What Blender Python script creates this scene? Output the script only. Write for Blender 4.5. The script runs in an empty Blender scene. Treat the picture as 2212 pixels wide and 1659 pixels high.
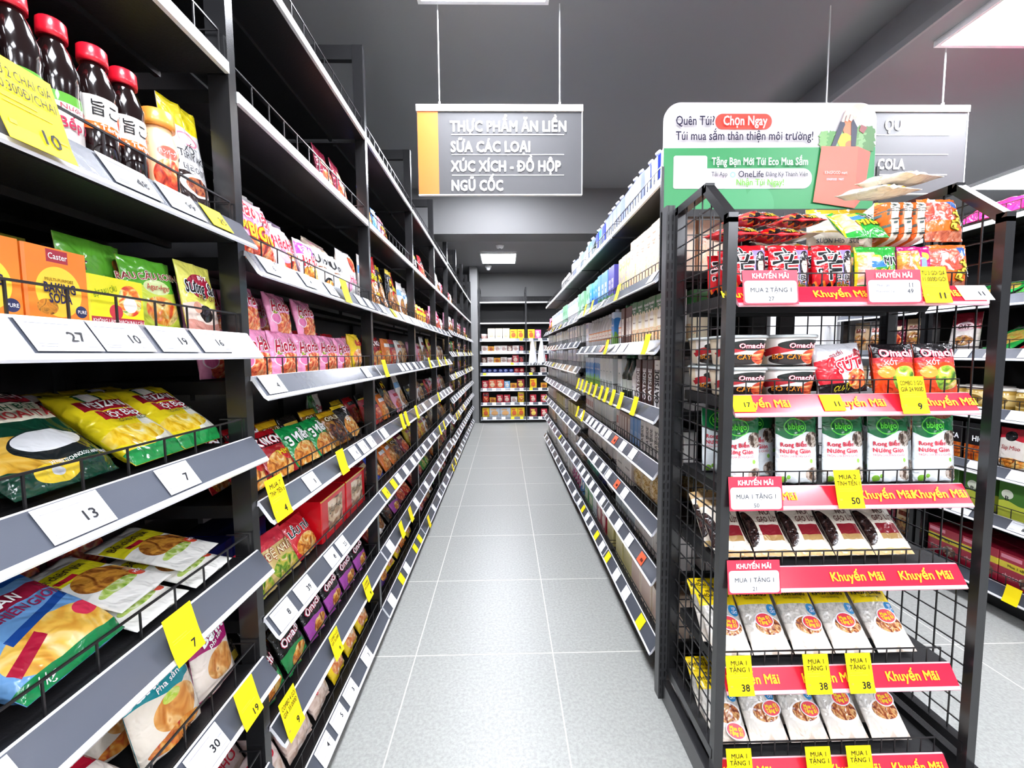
import bpy, bmesh, math, random
from mathutils import Matrix, Vector
PI = math.pi
RNG = random.Random(11)
SC = bpy.context.scene
COL = SC.collection

# ------------------------------------------------------------------ basics
def lin(h):
    h = h.lstrip('#')
    c = [int(h[i:i + 2], 16) / 255 for i in (0, 2, 4)]
    return tuple(x / 12.92 if x <= .04045 else ((x + .055) / 1.055) ** 2.4 for x in c) + (1.0,)

def T(x, y, z): return Matrix.Translation((x, y, z))
def RX(a): return Matrix.Rotation(a, 4, 'X')
def RY(a): return Matrix.Rotation(a, 4, 'Y')
def RZ(a): return Matrix.Rotation(a, 4, 'Z')
def rad(d): return d * PI / 180

class MB:
    """collects faces into one mesh"""
    def __init__(s): s.v = []; s.f = []; s.m = []; s.uv = []; s.sm = []
    def add(s, vs, fs, m=0, uv=None, smooth=False):
        b = len(s.v); s.v += [tuple(p) for p in vs]
        for k, f in enumerate(fs):
            s.f.append([b + i for i in f]); s.m.append(m); s.sm.append(smooth)
            s.uv.append(uv[k] if uv else None)
    def box(s, x0, x1, y0, y1, z0, z1, m=0, M=None):
        vs = [(x, y, z) for z in (z0, z1) for y in (y0, y1) for x in (x0, x1)]
        if M: vs = [M @ Vector(p) for p in vs]
        s.add(vs, [(0, 2, 3, 1), (4, 5, 7, 6), (0, 1, 5, 4), (2, 6, 7, 3), (0, 4, 6, 2), (1, 3, 7, 5)], m)
    def bar(s, a, b, w, m=0, h=None, up=(0, 0, 1)):
        """square bar from a to b"""
        a = Vector(a); b = Vector(b); d = (b - a).normalized(); u = Vector(up)
        if abs(d.dot(u)) > .99: u = Vector((0, 1, 0))
        sx = d.cross(u).normalized(); sz = sx.cross(d).normalized(); h = h or w
        vs = [p + sx * (i * w / 2) + sz * (j * h / 2) for p in (a, b) for i, j in ((-1, -1), (1, -1), (1, 1), (-1, 1))]
        s.add(vs, [(3, 2, 1, 0), (4, 5, 6, 7), (0, 1, 5, 4), (1, 2, 6, 5), (2, 3, 7, 6), (3, 0, 4, 7)], m)
    def prism(s, pts, y0, y1, m=0, M=None, mside=None):
        """polygon pts (x,z), counter-clockwise seen from the front (-y), extruded y0..y1"""
        n = len(pts); vs = [(x, y0, z) for x, z in pts] + [(x, y1, z) for x, z in pts]
        if M: vs = [M @ Vector(p) for p in vs]
        s.add(vs, [tuple(range(n)), tuple(range(2 * n - 1, n - 1, -1))], m)
        b = len(s.v) - 2 * n
        for i in range(n):
            j = (i + 1) % n
            s.f.append([b + i, b + n + i, b + n + j, b + j]); s.m.append(m if mside is None else mside); s.sm.append(False); s.uv.append(None)
    def extrude_x(s, prof, x0, x1, ms):
        """closed profile of (y,z), extruded along x; ms = material per segment"""
        n = len(prof); b = len(s.v)
        s.v += [(x0, y, z) for y, z in prof] + [(x1, y, z) for y, z in prof]
        for i in range(n):
            j = (i + 1) % n
            s.f.append([b + i, b + j, b + n + j, b + n + i]); s.m.append(ms[i]); s.sm.append(False); s.uv.append(None)
        s.f.append([b + i for i in range(n - 1, -1, -1)]); s.f.append([b + n + i for i in range(n)])
        s.m += [ms[-1]] * 2; s.sm += [False] * 2; s.uv += [None] * 2
    def lathe(s, prof, n=20, m=0, ms=None, H=None, caps=True, sq=0.0):
        """prof = [(r,z)]; u runs 0..1 over the front half"""
        b = len(s.v); H = H or prof[-1][1] or 1
        for r, z in prof:
            for k in range(n):
                a = -PI + 2 * PI * k / n
                rr = r
                if sq: rr = r / (abs(math.sin(a)) ** (2 + sq) + abs(math.cos(a)) ** (2 + sq)) ** (1 / (2 + sq))
                s.v.append((rr * math.sin(a), -rr * math.cos(a), z))
        for i in range(len(prof) - 1):
            for k in range(n):
                k2 = (k + 1) % n
                s.f.append([b + i * n + k, b + i * n + k2, b + (i + 1) * n + k2, b + (i + 1) * n + k])
                u0 = (-PI + 2 * PI * k / n) / PI + .5; u1 = u0 + 2 / n
                v0 = prof[i][1] / H; v1 = prof[i + 1][1] / H
                s.uv.append([(u0, v0), (u1, v0), (u1, v1), (u0, v1)])
                s.m.append(ms[i] if ms else m); s.sm.append(True)
        if caps:
            s.f.append([b + k for k in range(n - 1, -1, -1)]); t = b + (len(prof) - 1) * n
            s.f.append([t + k for k in range(n)])
            s.m += [ms[0] if ms else m, ms[-1] if ms else m]; s.sm += [False] * 2; s.uv += [None] * 2
    def mesh(s, name, mats):
        me = bpy.data.meshes.new(name); me.from_pydata(s.v, [], s.f)
        for m in mats: me.materials.append(m)
        me.polygons.foreach_set('material_index', s.m); me.polygons.foreach_set('use_smooth', s.sm)
        ul = me.uv_layers.new(name='uv'); flat = []
        for f, uv in zip(s.f, s.uv):
            for k in range(len(f)): flat += list(uv[k]) if uv else [-9, -9]
        ul.data.foreach_set('uv', flat); me.update()
        return me

def link(name, me, parent=None, M=None):
    o = bpy.data.objects.new(name, me); COL.objects.link(o)
    if parent is not None: o.parent = parent
    if M is not None: o.matrix_basis = M
    return o

USED = {}
def tag(o, label, cat, group=None):
    assert label not in USED or group, label
    USED[label] = 1
    n = len(label.replace('-', ' ').split())
    o['label'] = label; o['category'] = cat
    if group: o['group'] = group
    return o
def struct(name, me):
    o = link(name, me); o['kind'] = 'structure'; return o

# ------------------------------------------------------------------ materials
MATS = {}
def mat(name, col, rough=.5, metal=0, coat=0, emit=None, spec=.5, alpha=1, trans=0, bump=None):
    if name in MATS: return MATS[name]
    m = bpy.data.materials.new(name); m.use_nodes = True; nt = m.node_tree; b = nt.nodes['Principled BSDF']
    b.inputs['Base Color'].default_value = lin(col) if isinstance(col, str) else col
    b.inputs['Roughness'].default_value = rough; b.inputs['Metallic'].default_value = metal
    b.inputs['Coat Weight'].default_value = coat; b.inputs['Coat Roughness'].default_value = .12
    b.inputs['Specular IOR Level'].default_value = spec
    b.inputs['Alpha'].default_value = alpha; b.inputs['Transmission Weight'].default_value = trans
    if emit: b.inputs['Emission Color'].default_value = lin(emit[0]); b.inputs['Emission Strength'].default_value = emit[1]
    if bump:
        no = nt.nodes.new('ShaderNodeTexNoise'); no.inputs['Scale'].default_value = bump[0]; no.inputs['Detail'].default_value = 3
        tc = nt.nodes.new('ShaderNodeTexCoord'); nt.links.new(tc.outputs['Object'], no.inputs['Vector'])
        bp = nt.nodes.new('ShaderNodeBump'); bp.inputs['Strength'].default_value = bump[1]; bp.inputs['Distance'].default_value = .01
        nt.links.new(no.outputs['Fac'], bp.inputs['Height']); nt.links.new(bp.outputs['Normal'], b.inputs['Normal'])
    MATS[name] = m; return m

def design_mat(name, base, layers, rough=.3, bump=.25, coat=.3, spec=.5, bscale=26):
    """printed film or card: flat colour shapes laid over each other in the pack's own UV space"""
    m = bpy.data.materials.new(name); m.use_nodes = True; nt = m.node_tree; N = nt.nodes; L = nt.links
    bs = N['Principled BSDF']; bs.inputs['Roughness'].default_value = rough; bs.inputs['Coat Weight'].default_value = coat
    bs.inputs['Coat Roughness'].default_value = .15; bs.inputs['Specular IOR Level'].default_value = spec
    uv = N.new('ShaderNodeUVMap'); uv.uv_map = 'uv'; U = uv.outputs['UV']
    def math_(op, a, b=None, c=None):
        n = N.new('ShaderNodeMath'); n.operation = op
        for i, x in enumerate((a, b, c)):
            if x is None: continue
            if hasattr(x, 'node'): L.new(x, n.inputs[i])
            else: n.inputs[i].default_value = x
        return n.outputs[0]
    sep = N.new('ShaderNodeSeparateXYZ'); L.new(U, sep.inputs[0]); SU, SV = sep.outputs[0], sep.outputs[1]
    cur = None; curcol = lin(base)
    for l in layers:
        k = l[0]
        if k in 'refFx':
            cx, cy, hx, hy = l[1:5]
            rot = l[-1] if (k in 'rex' and len(l) > 6) else 0
            mp = N.new('ShaderNodeMapping'); mp.vector_type = 'TEXTURE'; L.new(U, mp.inputs['Vector'])
            mp.inputs['Location'].default_value = (cx, cy, 0); mp.inputs['Scale'].default_value = (hx, hy, 1); mp.inputs['Rotation'].default_value = (0, 0, rot)
            if k in 'ef':
                vl = N.new('ShaderNodeVectorMath'); vl.operation = 'LENGTH'; L.new(mp.outputs[0], vl.inputs[0]); d = vl.outputs['Value']
            else:
                ab = N.new('ShaderNodeVectorMath'); ab.operation = 'ABSOLUTE'; L.new(mp.outputs[0], ab.inputs[0])
                s2 = N.new('ShaderNodeSeparateXYZ'); L.new(ab.outputs[0], s2.inputs[0]); d = math_('MAXIMUM', s2.outputs[0], s2.outputs[1])
            mask = math_('LESS_THAN', d, 1.0)
        else:
            v0, amp, fr, ph = l[1:5]
            y = math_('MULTIPLY_ADD', math_('SINE', math_('MULTIPLY_ADD', SU, fr, ph)), amp, v0)
            mask = math_('LESS_THAN', SV, y) if k == 'w' else math_('GREATER_THAN', SV, y)
        mx = N.new('ShaderNodeMix'); mx.data_type = 'RGBA'
        L.new(mask, mx.inputs['Factor'])
        if cur is None: mx.inputs['A'].default_value = curcol
        ia, ib = [i for i in mx.inputs if i.type == 'RGBA'][:2]
        if cur is None: ia.default_value = curcol
        else: L.new(cur, ia)
        if k in 'fF':
            tn = N.new('ShaderNodeTexNoise'); tn.inputs['Scale'].default_value = l[6]; tn.inputs['Detail'].default_value = 2.5; tn.inputs['Distortion'].default_value = 1.2
            L.new(U, tn.inputs['Vector'])
            rp = N.new('ShaderNodeValToRGB'); cs = [lin(c) for c in l[5]]
            e = rp.color_ramp.elements
            e[0].position = .34; e[0].color = cs[0]; e[1].position = .66; e[1].color = cs[-1]
            for i, c in enumerate(cs[1:-1]): q = e.new(.34 + .32 * (i + 1) / (len(cs) - 1)); q.color = c
            L.new(tn.outputs['Fac'], rp.inputs[0]); L.new(rp.outputs[0], ib)
        else: ib.default_value = lin(l[5])
        cur = [o for o in mx.outputs if o.type == 'RGBA'][0]
    if cur is None: bs.inputs['Base Color'].default_value = curcol
    else: L.new(cur, bs.inputs['Base Color'])
    if bump:
        tc = N.new('ShaderNodeTexCoord'); no = N.new('ShaderNodeTexNoise'); no.inputs['Scale'].default_value = bscale; no.inputs['Detail'].default_value = 2; no.inputs['Distortion'].default_value = .8
        L.new(tc.outputs['Object'], no.inputs['Vector']); bp = N.new('ShaderNodeBump'); bp.inputs['Strength'].default_value = bump; bp.inputs['Distance'].default_value = .02
        L.new(no.outputs['Fac'], bp.inputs['Height']); L.new(bp.outputs['Normal'], bs.inputs['Normal']); L.new(bp.outputs['Normal'], bs.inputs['Coat Normal'])
    return m

BLACK = mat('black_powder_coat', (.012, .012, .013, 1), .42, spec=.35, bump=(220, .08))
BLACKGLOSS = mat('black_post_paint', (.014, .014, .015, 1), .25, spec=.6)
WIRE = mat('black_wire', (.012, .011, .012, 1), .35, spec=.5)
WHITE = mat('white_plastic', '#eeeeee', .3)
LIP = mat('clear_rail_lip', '#e6e6ea', .18, coat=.5)
RAILGREY = mat('grey_rail_insert', '#484c55', .26, coat=.4, bump=(60, .05))
RED = mat('red_rail_insert', '#e0223c', .22, coat=.5)
PINKLIP = mat('pink_rail_lip', '#f2b6c0', .2, coat=.5)
PAPER = mat('white_tag_paper', '#ecedf0', .6, spec=.25)
YELLOW = mat('yellow_tag_paper', '#f7dc14', .6, spec=.2)
REDTAG = mat('red_tag_paper', '#e2334a', .4)
ORANGETAG = mat('orange_tag_paper', '#f0603c', .4)
STEEL = mat('white_steel_edge', '#dcdcdc', .3)
def ink(c): return mat('ink_' + c.strip('#'), c, .6, spec=.2)

# ------------------------------------------------------------------ lettering
TXT = {}
BADCH = set('ĐđĂũƠƯưẠẢẤẦẨẶếềểễệỚỜỞỢụủừửỮữỰự' + 'ờớởợơ')
def _tri_hit(A, B):
    """do two triangles of one plane overlap (separating axes, touching does not count)"""
    for P, Q in ((A, B), (B, A)):
        for i in range(3):
            (x0, y0), (x1, y1) = P[i], P[(i + 1) % 3]; nx, ny = y1 - y0, x0 - x1
            p = [nx * x + ny * y for x, y in P]; q = [nx * x + ny * y for x, y in Q]
            e = 2e-4 * math.hypot(nx, ny)
            if max(p) <= min(q) + e or max(q) <= min(p) + e: return False
    return True
HORN = {'ơ': 'o', 'ờ': 'ò', 'ớ': 'ó', 'ở': 'ỏ', 'ợ': 'ọ', 'Ơ': 'O', 'Ờ': 'Ò', 'Ớ': 'Ó', 'Ở': 'Ỏ', 'Ợ': 'Ọ', 'Đ': 'D', 'đ': 'd'}
def _glyphs(s, sp):
    c = bpy.data.curves.new('t', 'FONT'); c.body = s; c.resolution_u = 2; c.size = 1; c.space_character = sp
    o = bpy.data.objects.new('t', c); me = bpy.data.meshes.new_from_object(o)
    vs = [(v.co.x, v.co.y) for v in me.vertices]; fs = [tuple(p.vertices) for p in me.polygons]
    bpy.data.objects.remove(o); bpy.data.curves.remove(c); bpy.data.meshes.remove(me)
    return vs, fs
def text_poly(s, sp=1.0):
    """outline polygons of a string: [(x, y, level)], faces, width; glyph strokes that cross get different levels"""
    key = (s, round(sp, 3))
    if key not in TXT:
        plain = ''.join(HORN.get(q, q) for q in s)
        vs, fs = _glyphs(plain, sp)
        for i, q in enumerate(s):                  # horns and crossbars are drawn on the plain letters
            if q not in HORN: continue
            R = max(v[0] for v in _glyphs(plain[:i + 1], sp)[0])
            if q in 'Đđ': P = [(R - .70, .31), (R - .36, .31), (R - .36, .38), (R - .70, .38)] if q == 'Đ' else [(R - .2, .55), (R + .05, .55), (R + .05, .61), (R - .2, .61)]
            else:
                t = .60 if q in 'ƠỜỚỞỢ' else .38
                P = [(R - .07, t - .0), (R - .0, t + .05), (R + .045, t + .17), (R - .02, t + .18), (R - .03, t + .10), (R - .10, t + .06)]
            k = len(vs); vs += P; fs += [tuple(range(k, k + len(P)))] if len(P) == 4 else [(k, k + 1, k + 4, k + 5), (k + 1, k + 2, k + 3, k + 4)]
        x0 = min(v[0] for v in vs); x1 = max(v[0] for v in vs)
        vs = [(x - (x0 + x1) / 2, y - .35, 0) for x, y in vs]
        if BADCH & set(s):
            T_ = [[vs[i][:2] for i in (f[:3] if len(f) == 3 else (f[0], f[1], f[2]))] for f in fs]
            bb = [(min(p[0] for p in t), max(p[0] for p in t), min(p[1] for p in t), max(p[1] for p in t)) for t in T_]
            lvl = [0] * len(fs)
            for i in range(len(fs)):
                used = set()
                for j in range(i):
                    if bb[i][0] < bb[j][1] and bb[j][0] < bb[i][1] and bb[i][2] < bb[j][3] and bb[j][2] < bb[i][3] and _tri_hit(T_[i], T_[j]): used.add(lvl[j])
                while lvl[i] in used: lvl[i] += 1
            nv, nf, mp = [], [], {}
            for f, l in zip(fs, lvl):
                g = []
                for i in f:
                    if (i, l) not in mp: mp[(i, l)] = len(nv); nv.append((vs[i][0], vs[i][1], l))
                    g.append(mp[(i, l)])
                nf.append(tuple(g))
            vs, fs = nv, nf
        TXT[key] = (vs, fs, x1 - x0)
    return TXT[key]

def lettering(texts, W, H, surf, eps=.0012, name='lettering'):
    """texts: (string,u,v,height fraction,colour[,{max,rot,bold,out}]) on the surface surf(u,v)"""
    mb = MB(); cols = []
    def ci(c):
        if c not in cols: cols.append(c)
        return cols.index(c)
    for t in texts:
        s, cu, cv, h, c = t[:5]; o = t[5] if len(t) > 5 else {}
        rot = rad(o.get('rot', 0)); mw = o.get('max', .92) * W
        bd = o.get('bold', .012); bd = bd if bd < .02 else bd * .75
        layers = []
        if o.get('out'): layers.append((bd + o.get('ow', .05), o['out'], eps, 10))
        layers.append((bd, c, eps * 1.6, 6 if bd > .014 else 3))
        vs0, fs, wd0 = text_poly(s, 1 + o.get('sp', bd * 1.1 if bd > .015 else 0))
        sc = h * H / .7; wid = (wd0 + 2 * bd) * sc
        lim = mw if not rot else o.get('max', .92) * H
        sx = sc * min(1, lim / wid)
        for off, col, e, nc in layers:
            for q in range(nc):
                dx = off * math.cos(2 * PI * q / nc); dy = off * math.sin(2 * PI * q / nc)
                pts = []
                for x, y, lv in vs0:
                    x = (x + dx + o.get('it', 0) * y) * sx; y = (y + dy) * sc
                    if rot: x, y = x * math.cos(rot) - y * math.sin(rot), x * math.sin(rot) + y * math.cos(rot)
                    p, n = surf(cu + x / W, cv + y / H)
                    ee = e + q * 9e-5 + lv * 1.6e-5; pts.append((p[0] + n[0] * ee, p[1] + n[1] * ee, p[2] + n[2] * ee))
                mb.add(pts, fs, ci(col))
    return mb.mesh(name, [ink(c) for c in cols])

# ------------------------------------------------------------------ pack shapes
def surf_pillow(w, h, d, kind, seed):
    r = random.Random(seed); ph = [r.uniform(0, 6.28) for _ in range(6)]; am = [r.uniform(.5, 1) for _ in range(6)]
    def t(u, v):
        u = min(max(u, 0), 1); v = min(max(v, 0), 1)
        if kind == 'pillow':
            tu = max(0, 1 - abs(2 * u - 1) ** 3.2) ** .55; q = max(0, (min(v, 1 - v) - .035) / .465)
            tv = (1 - (1 - q) ** 3.5) ** .8
        elif kind == 'block':
            tu = max(0, 1 - abs(2 * u - 1) ** 7) ** .4; q = max(0, (min(v, 1 - v) - .03) / .47); tv = (1 - (1 - q) ** 8) ** .7
        else:                                     # stand-up pouch
            tu = max(0, 1 - abs(2 * u - 1) ** 3) ** .6; tv = min(1, (v + .004) / .05) ** .5 * max(0, (1 - v / .93)) ** .55 if v < .93 else 0
        k = d / 2 * tu * tv
        sw = math.exp(-min(v, 1 - v) * 9) if kind != 'block' else .25
        wr = am[0] * math.sin(17 * u + ph[0] + 3 * v) + am[1] * math.sin(31 * u + ph[1] - 5 * v) + am[2] * math.sin(11 * u + 9 * v + ph[2]) + am[3] * math.sin(7 * v + 4 * u + ph[3])
        edge = min(1, min(u, 1 - u) * 8)
        return max(k + wr * (.0014 + .003 * sw) * edge * min(1, d / .03), .0007)
    def xz(u, v):
        b = t(.5, min(max(v, .05), .95)) * 2 / max(d, 1e-4)
        x = (u - .5) * w * (1 - .05 * b * (kind == 'pillow'))
        z = v * h
        return x, z
    def front(u, v):
        x, z = xz(u, v); y = -t(u, v)
        return (x, y, z), (0, -1, 0)
    return t, xz, front

def make_pillow(w, h, d, kind, seed, nx=12, nz=14):
    t, xz, front = surf_pillow(w, h, d, kind, seed); mb = MB()
    us = [.5 - .5 * math.cos(PI * i / nx) if kind != 'block' else i / nx for i in range(nx + 1)]
    if kind == 'block': us = [0, .015, .06] + [.06 + .88 * i / (nx - 4) for i in range(1, nx - 4)] + [.94, .985, 1]; nx = len(us) - 1
    vs = [0, .035] + [.035 + .93 * i / nz for i in range(1, nz)] + [.965, 1]; nzz = len(vs) - 1
    for side in (-1, 1):
        b = len(mb.v)
        for v in vs:
            for u in us:
                x, z = xz(u, v); mb.v.append((x, side * t(u, v), z))
        for j in range(nzz):
            for i in range(nx):
                q = [b + j * (nx + 1) + i, b + j * (nx + 1) + i + 1, b + (j + 1) * (nx + 1) + i + 1, b + (j + 1) * (nx + 1) + i]
                uvq = [(us[i], vs[j]), (us[i + 1], vs[j]), (us[i + 1], vs[j + 1]), (us[i], vs[j + 1])]
                if side > 0: q.reverse(); uvq.reverse(); uvq = [(a + 3, c) for a, c in uvq]
                mb.f.append(q); mb.uv.append(uvq); mb.m.append(0); mb.sm.append(True)
    n1 = (nx + 1) * (nzz + 1)                      # rim joins front and back
    ring = [i for i in range(nx + 1)] + [j * (nx + 1) + nx for j in range(1, nzz + 1)] + [nzz * (nx + 1) + i for i in range(nx - 1, -1, -1)] + [j * (nx + 1) for j in range(nzz - 1, 0, -1)]
    for k in range(len(ring)):
        a, b_ = ring[k], ring[(k + 1) % len(ring)]
        mb.f.append([b_, a, a + n1, b_ + n1]); mb.uv.append([(3, .5)] * 4); mb.m.append(0); mb.sm.append(True)
    return mb, front

def make_carton(w, h, d, gable=0, r=.0025):
    """bevelled card box; gable > 0 slopes the top up to the back"""
    mb = MB(); x = w / 2; c = r
    zt = h - gable
    def ring(ix, iy0, z): return [(-x + ix, iy0, z), (x - ix, iy0, z), (x, iy0 + c, z), (x, d - iy0 - c, z), (x - ix, d - iy0, z), (-x + ix, d - iy0, z), (-x, d - iy0 - c, z), (-x, iy0 + c, z)]
    r0 = ring(c, 0, 0); r1 = ring(c, 0, zt)
    vs = r0 + r1; mb.add(vs, [(7, 6, 5, 4, 3, 2, 1, 0)])
    H = h
    for i in range(8):
        j = (i + 1) % 8
        if i == 0: uv = [(c / w, 0), (1 - c / w, 0), (1 - c / w, zt / H), (c / w, zt / H)]
        elif i in (1, 7): uv = [(1 if i == 1 else 0, 0)] * 2 + [(1 if i == 1 else 0, zt / H)] * 2
        elif i == 4: uv = [(3, 0), (4, 0), (4, zt / H), (3, zt / H)]
        else: uv = [(1.2, 0), (1.2 + d / w, 0), (1.2 + d / w, zt / H), (1.2, zt / H)]
        mb.add([vs[i], vs[j], vs[8 + j], vs[8 + i]], [(0, 1, 2, 3)], 0, [uv])
    if gable:
        top = [(-x + c, d * .62, h), (x - c, d * .62, h), (x - c, d, h), (-x + c, d, h)]
        f0, f1, f2, f3 = r1[0], r1[1], r1[4], r1[5]
        mb.add([f0, f1, top[1], top[0]], [(0, 1, 2, 3)], 0, [[(0, zt / H), (1, zt / H), (1, 1), (0, 1)]])
        mb.add([top[0], top[1], top[2], top[3]], [(0, 1, 2, 3)]); mb.add([top[3], top[2], f2, f3], [(0, 1, 2, 3)])
        mb.add([f1, r1[2], r1[3], f2, top[2], top[1]], [(0, 1, 2, 3, 4, 5)], 0, [[(1.3, .9)] * 6])
        mb.add([f0, top[0], top[3], f3, r1[6], r1[7]], [(0, 1, 2, 3, 4, 5)], 0, [[(1.3, .9)] * 6])
    else:
        mb.add(r1, [tuple(range(8))], 0, [[(1.4, 1.4)] * 8])
    def front(u, v): return (((u - .5) * w, 0, v * h), (0, -1, 0))
    return mb, front

def surf_lathe(prof):
    H = prof[-1][1]
    def front(u, v):
        z = v * H; r = prof[-1][0]
        for (r0, z0), (r1, z1) in zip(prof, prof[1:]):
            if z0 <= z <= z1 and z1 > z0: r = r0 + (r1 - r0) * (z - z0) / (z1 - z0); break
        a = (u - .5) * PI
        return (r * math.sin(a), -r * math.cos(a), z), (math.sin(a), -math.cos(a), 0)
    return front

# ------------------------------------------------------------------ designs
NOOD = ('#8a3a12', '#e58a2c', '#f4c66a', '#fbe7b4')
REDF = ('#7c1710', '#d8452a', '#f08a4a', '#f7d9a8')
GRNF = ('#3f6a1e', '#8db63a', '#e6c25a', '#f3ead0')
BRNF = ('#4a2512', '#8e5526', '#c98a45', '#7d8f35')
CORN = ('#d9a514', '#f1c92e', '#f8e27a', '#efe8c8')
DARK = ('#120b0a', '#3a1a12', '#7d3a1c', '#c08a3a')
D = {}
def dz(key, kind, size, base, layers, texts, name, cat, desc, **kw):
    D[key] = dict(k=kind, s=size, b=base, L=layers, t=texts, n=name, c=cat, d=desc, **kw)
W_ = '#ffffff'; K_ = '#141214'
NP = 'noodle_packet'; NC = 'noodle packet'
# --- instant noodles
dz('hao', 'pillow', (.148, .125, .032), '#f59cc6', [('f', .62, .24, .46, .27, ('#a8301a', '#e8603a', '#f49a5a', '#fbd9a8'), 6), ('e', .22, .34, .17, .15, '#fbe3ee'), ('e', .22, .34, .145, .125, '#ee7ab0'), ('f', .2, .5, .1, .05, GRNF, 9)],
   [('Hảo Hảo', .5, .68, .27, '#a80f2a', dict(out=W_, bold=.045, rot=5, max=.98, it=.22))], NP, NC, 'pink shrimp noodle packet')
dz('haobig', 'pillow', (.20, .17, .05), '#f08fbb', [('f', .5, .18, .5, .2, REDF, 5), ('r', .5, .95, .5, .05, '#f6bcd6')],
   [('Hảo Hảo', .52, .76, .24, '#a80f2a', dict(out=W_, bold=.04, rot=-5, it=.22, max=.96)), ('BIG', .45, .46, .2, '#f7d21c', dict(out='#c03010', bold=.05)), ('100', .78, .42, .14, '#f7d21c', dict(out='#c03010', bold=.04)), ('100', .14, .5, .12, '#f7d21c', dict(out='#c03010', bold=.04))], NP, NC, 'large pink value-size noodle bag')
dz('haopurple', 'pillow', (.12, .14, .035), '#f0dce8', [('r', .5, .78, .5, .15, '#a33fa8'), ('f', .5, .2, .45, .22, NOOD, 5)],
   [('Hảo Hảo', .5, .52, .24, '#b01028', dict(out=W_, bold=.04, rot=8, it=.22, max=.98))], NP, NC, 'white and purple noodle packet')
dz('haowhite', 'pillow', (.12, .15, .035), '#f3e7ec', [('f', .6, .22, .4, .26, REDF, 5), ('e', .3, .35, .22, .14, '#eaa0c4')],
   [('Hảo Hảo', .5, .62, .24, '#b01028', dict(out='#f8c4da', bold=.04, it=.22, max=.98))], NP, NC, 'white and pink noodle packet')
dz('udon', 'pillow', (.12, .15, .035), '#e9e8ea', [('r', .3, .5, .22, .02, '#7a5238'), ('e', .55, .14, .3, .14, K_), ('f', .55, .12, .24, .1, NOOD, 6), ('r', .9, .6, .02, .3, '#c8c8cc')],
   [('Udon', .4, .7, .2, K_, dict(bold=.03)), ('mì tươi', .34, .38, .06, '#888888')], NP, NC, 'white udon packet')
dz('clearbag', 'pillow', (.19, .19, .09), '#e8d4bd', [('f', .5, .5, .47, .36, ('#c9a878', '#ead3ac', '#f3e6d2', '#fbf4ea'), 7), ('r', .5, .9, .4, .04, '#e9a0b8')],
   [('miến', .6, .5, .1, '#c43550', dict(bold=.03))], 'noodle_bag', 'noodle bag', 'clear bag of dry noodles')
dz('brownbag', 'pillow', (.2, .2, .09), '#8a6a50', [('f', .5, .5, .47, .45, ('#4e3626', '#7b5a42', '#a08068', '#b9a492'), 6)], [], 'noodle_bag', 'noodle bag', 'clear bag of brown noodles')
dz('lilac', 'pillow', (.16, .2, .06), '#cbb4cf', [('F', .5, .22, .5, .2, ('#8c7896', '#c9b2cc', '#e6d6e6'), 4), ('e', .7, .6, .2, .14, '#f1a9c9')], [('Hảo', .6, .62, .12, '#c01530', dict(out=W_))], 'noodle_bag', 'noodle bag', 'lilac noodle multipack bag')
dz('white2', 'pillow', (.17, .2, .06), '#ece8e6', [('f', .65, .75, .3, .16, REDF, 5), ('e', .25, .25, .14, .12, '#f0a1c4')], [('Hảo', .5, .42, .14, '#c01530', dict(out='#f8c4da'))], 'noodle_bag', 'noodle bag', 'white noodle multipack bag')
dz('kokomi', 'pillow', (.14, .15, .035), '#a8121c', [('f', .45, .22, .42, .28, NOOD, 5), ('r', .5, .76, .5, .12, '#2a1216'), ('e', .78, .42, .2, .16, '#d4131c')],
   [('KOKOMI', .5, .76, .17, W_, dict(bold=.05, out='#c01530')), ('THÊM 20', .72, .45, .11, '#f7e21c', dict(bold=.03))], NP, NC, 'red and black noodle packet')
dz('mien', 'pillow', (.145, .14, .035), '#139a4a', [('f', .55, .2, .52, .32, NOOD, 5)], [('3 Miền', .5, .66, .24, W_, dict(bold=.05, out='#0b6a30', rot=6))], NP, NC, 'green three-region noodle packet')
dz('gold', 'pillow', (.13, .15, .035), '#8d5a16', [('f', .5, .36, .46, .34, DARK, 5), ('r', .5, .9, .5, .07, '#e3b31c')], [('OMACHI', .5, .74, .13, '#f5e7c0', dict(out=K_))], NP, NC, 'brown and gold noodle packet')
dz('goldblack', 'pillow', (.13, .16, .035), '#1a1412', [('f', .5, .3, .46, .3, NOOD, 5), ('r', .5, .93, .5, .05, '#f0cc20')], [('Siukay', .5, .7, .16, W_, dict(rot=60))], NP, NC, 'black and yellow noodle packet')
dz('chay', 'pillow', (.1, .19, .04), '#e9efe2', [('r', .2, .6, .2, .4, '#2f8a34'), ('f', .5, .2, .3, .12, BRNF, 5)], [('Chay', .6, .7, .12, '#b8203c', dict(bold=.02)), ('nấm', .6, .56, .1, '#b8203c')], NP, NC, 'white and green vegetarian packet')
dz('lauthaibox', 'carton', (.215, .15, .16), '#d6121f', [('r', .5, .98, .6, .02, '#e0b040'), ('F', .55, .5, .3, .36, ('#7a2a16', '#d8b890', '#f2dcc0'), 4)], [('LẨU THÁI', .55, .6, .13, K_, dict(max=.5))], 'noodle_box', 'noodle box', 'red gift box of noodles', rough=.12)
dz('lauthai', 'pillow', (.13, .13, .035), '#d42430', [('f', .5, .24, .45, .26, NOOD, 5)], [('LẨU THÁI', .5, .66, .17, K_, dict(out=W_, bold=.03))], NP, NC, 'red hot-pot noodle packet')
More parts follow.
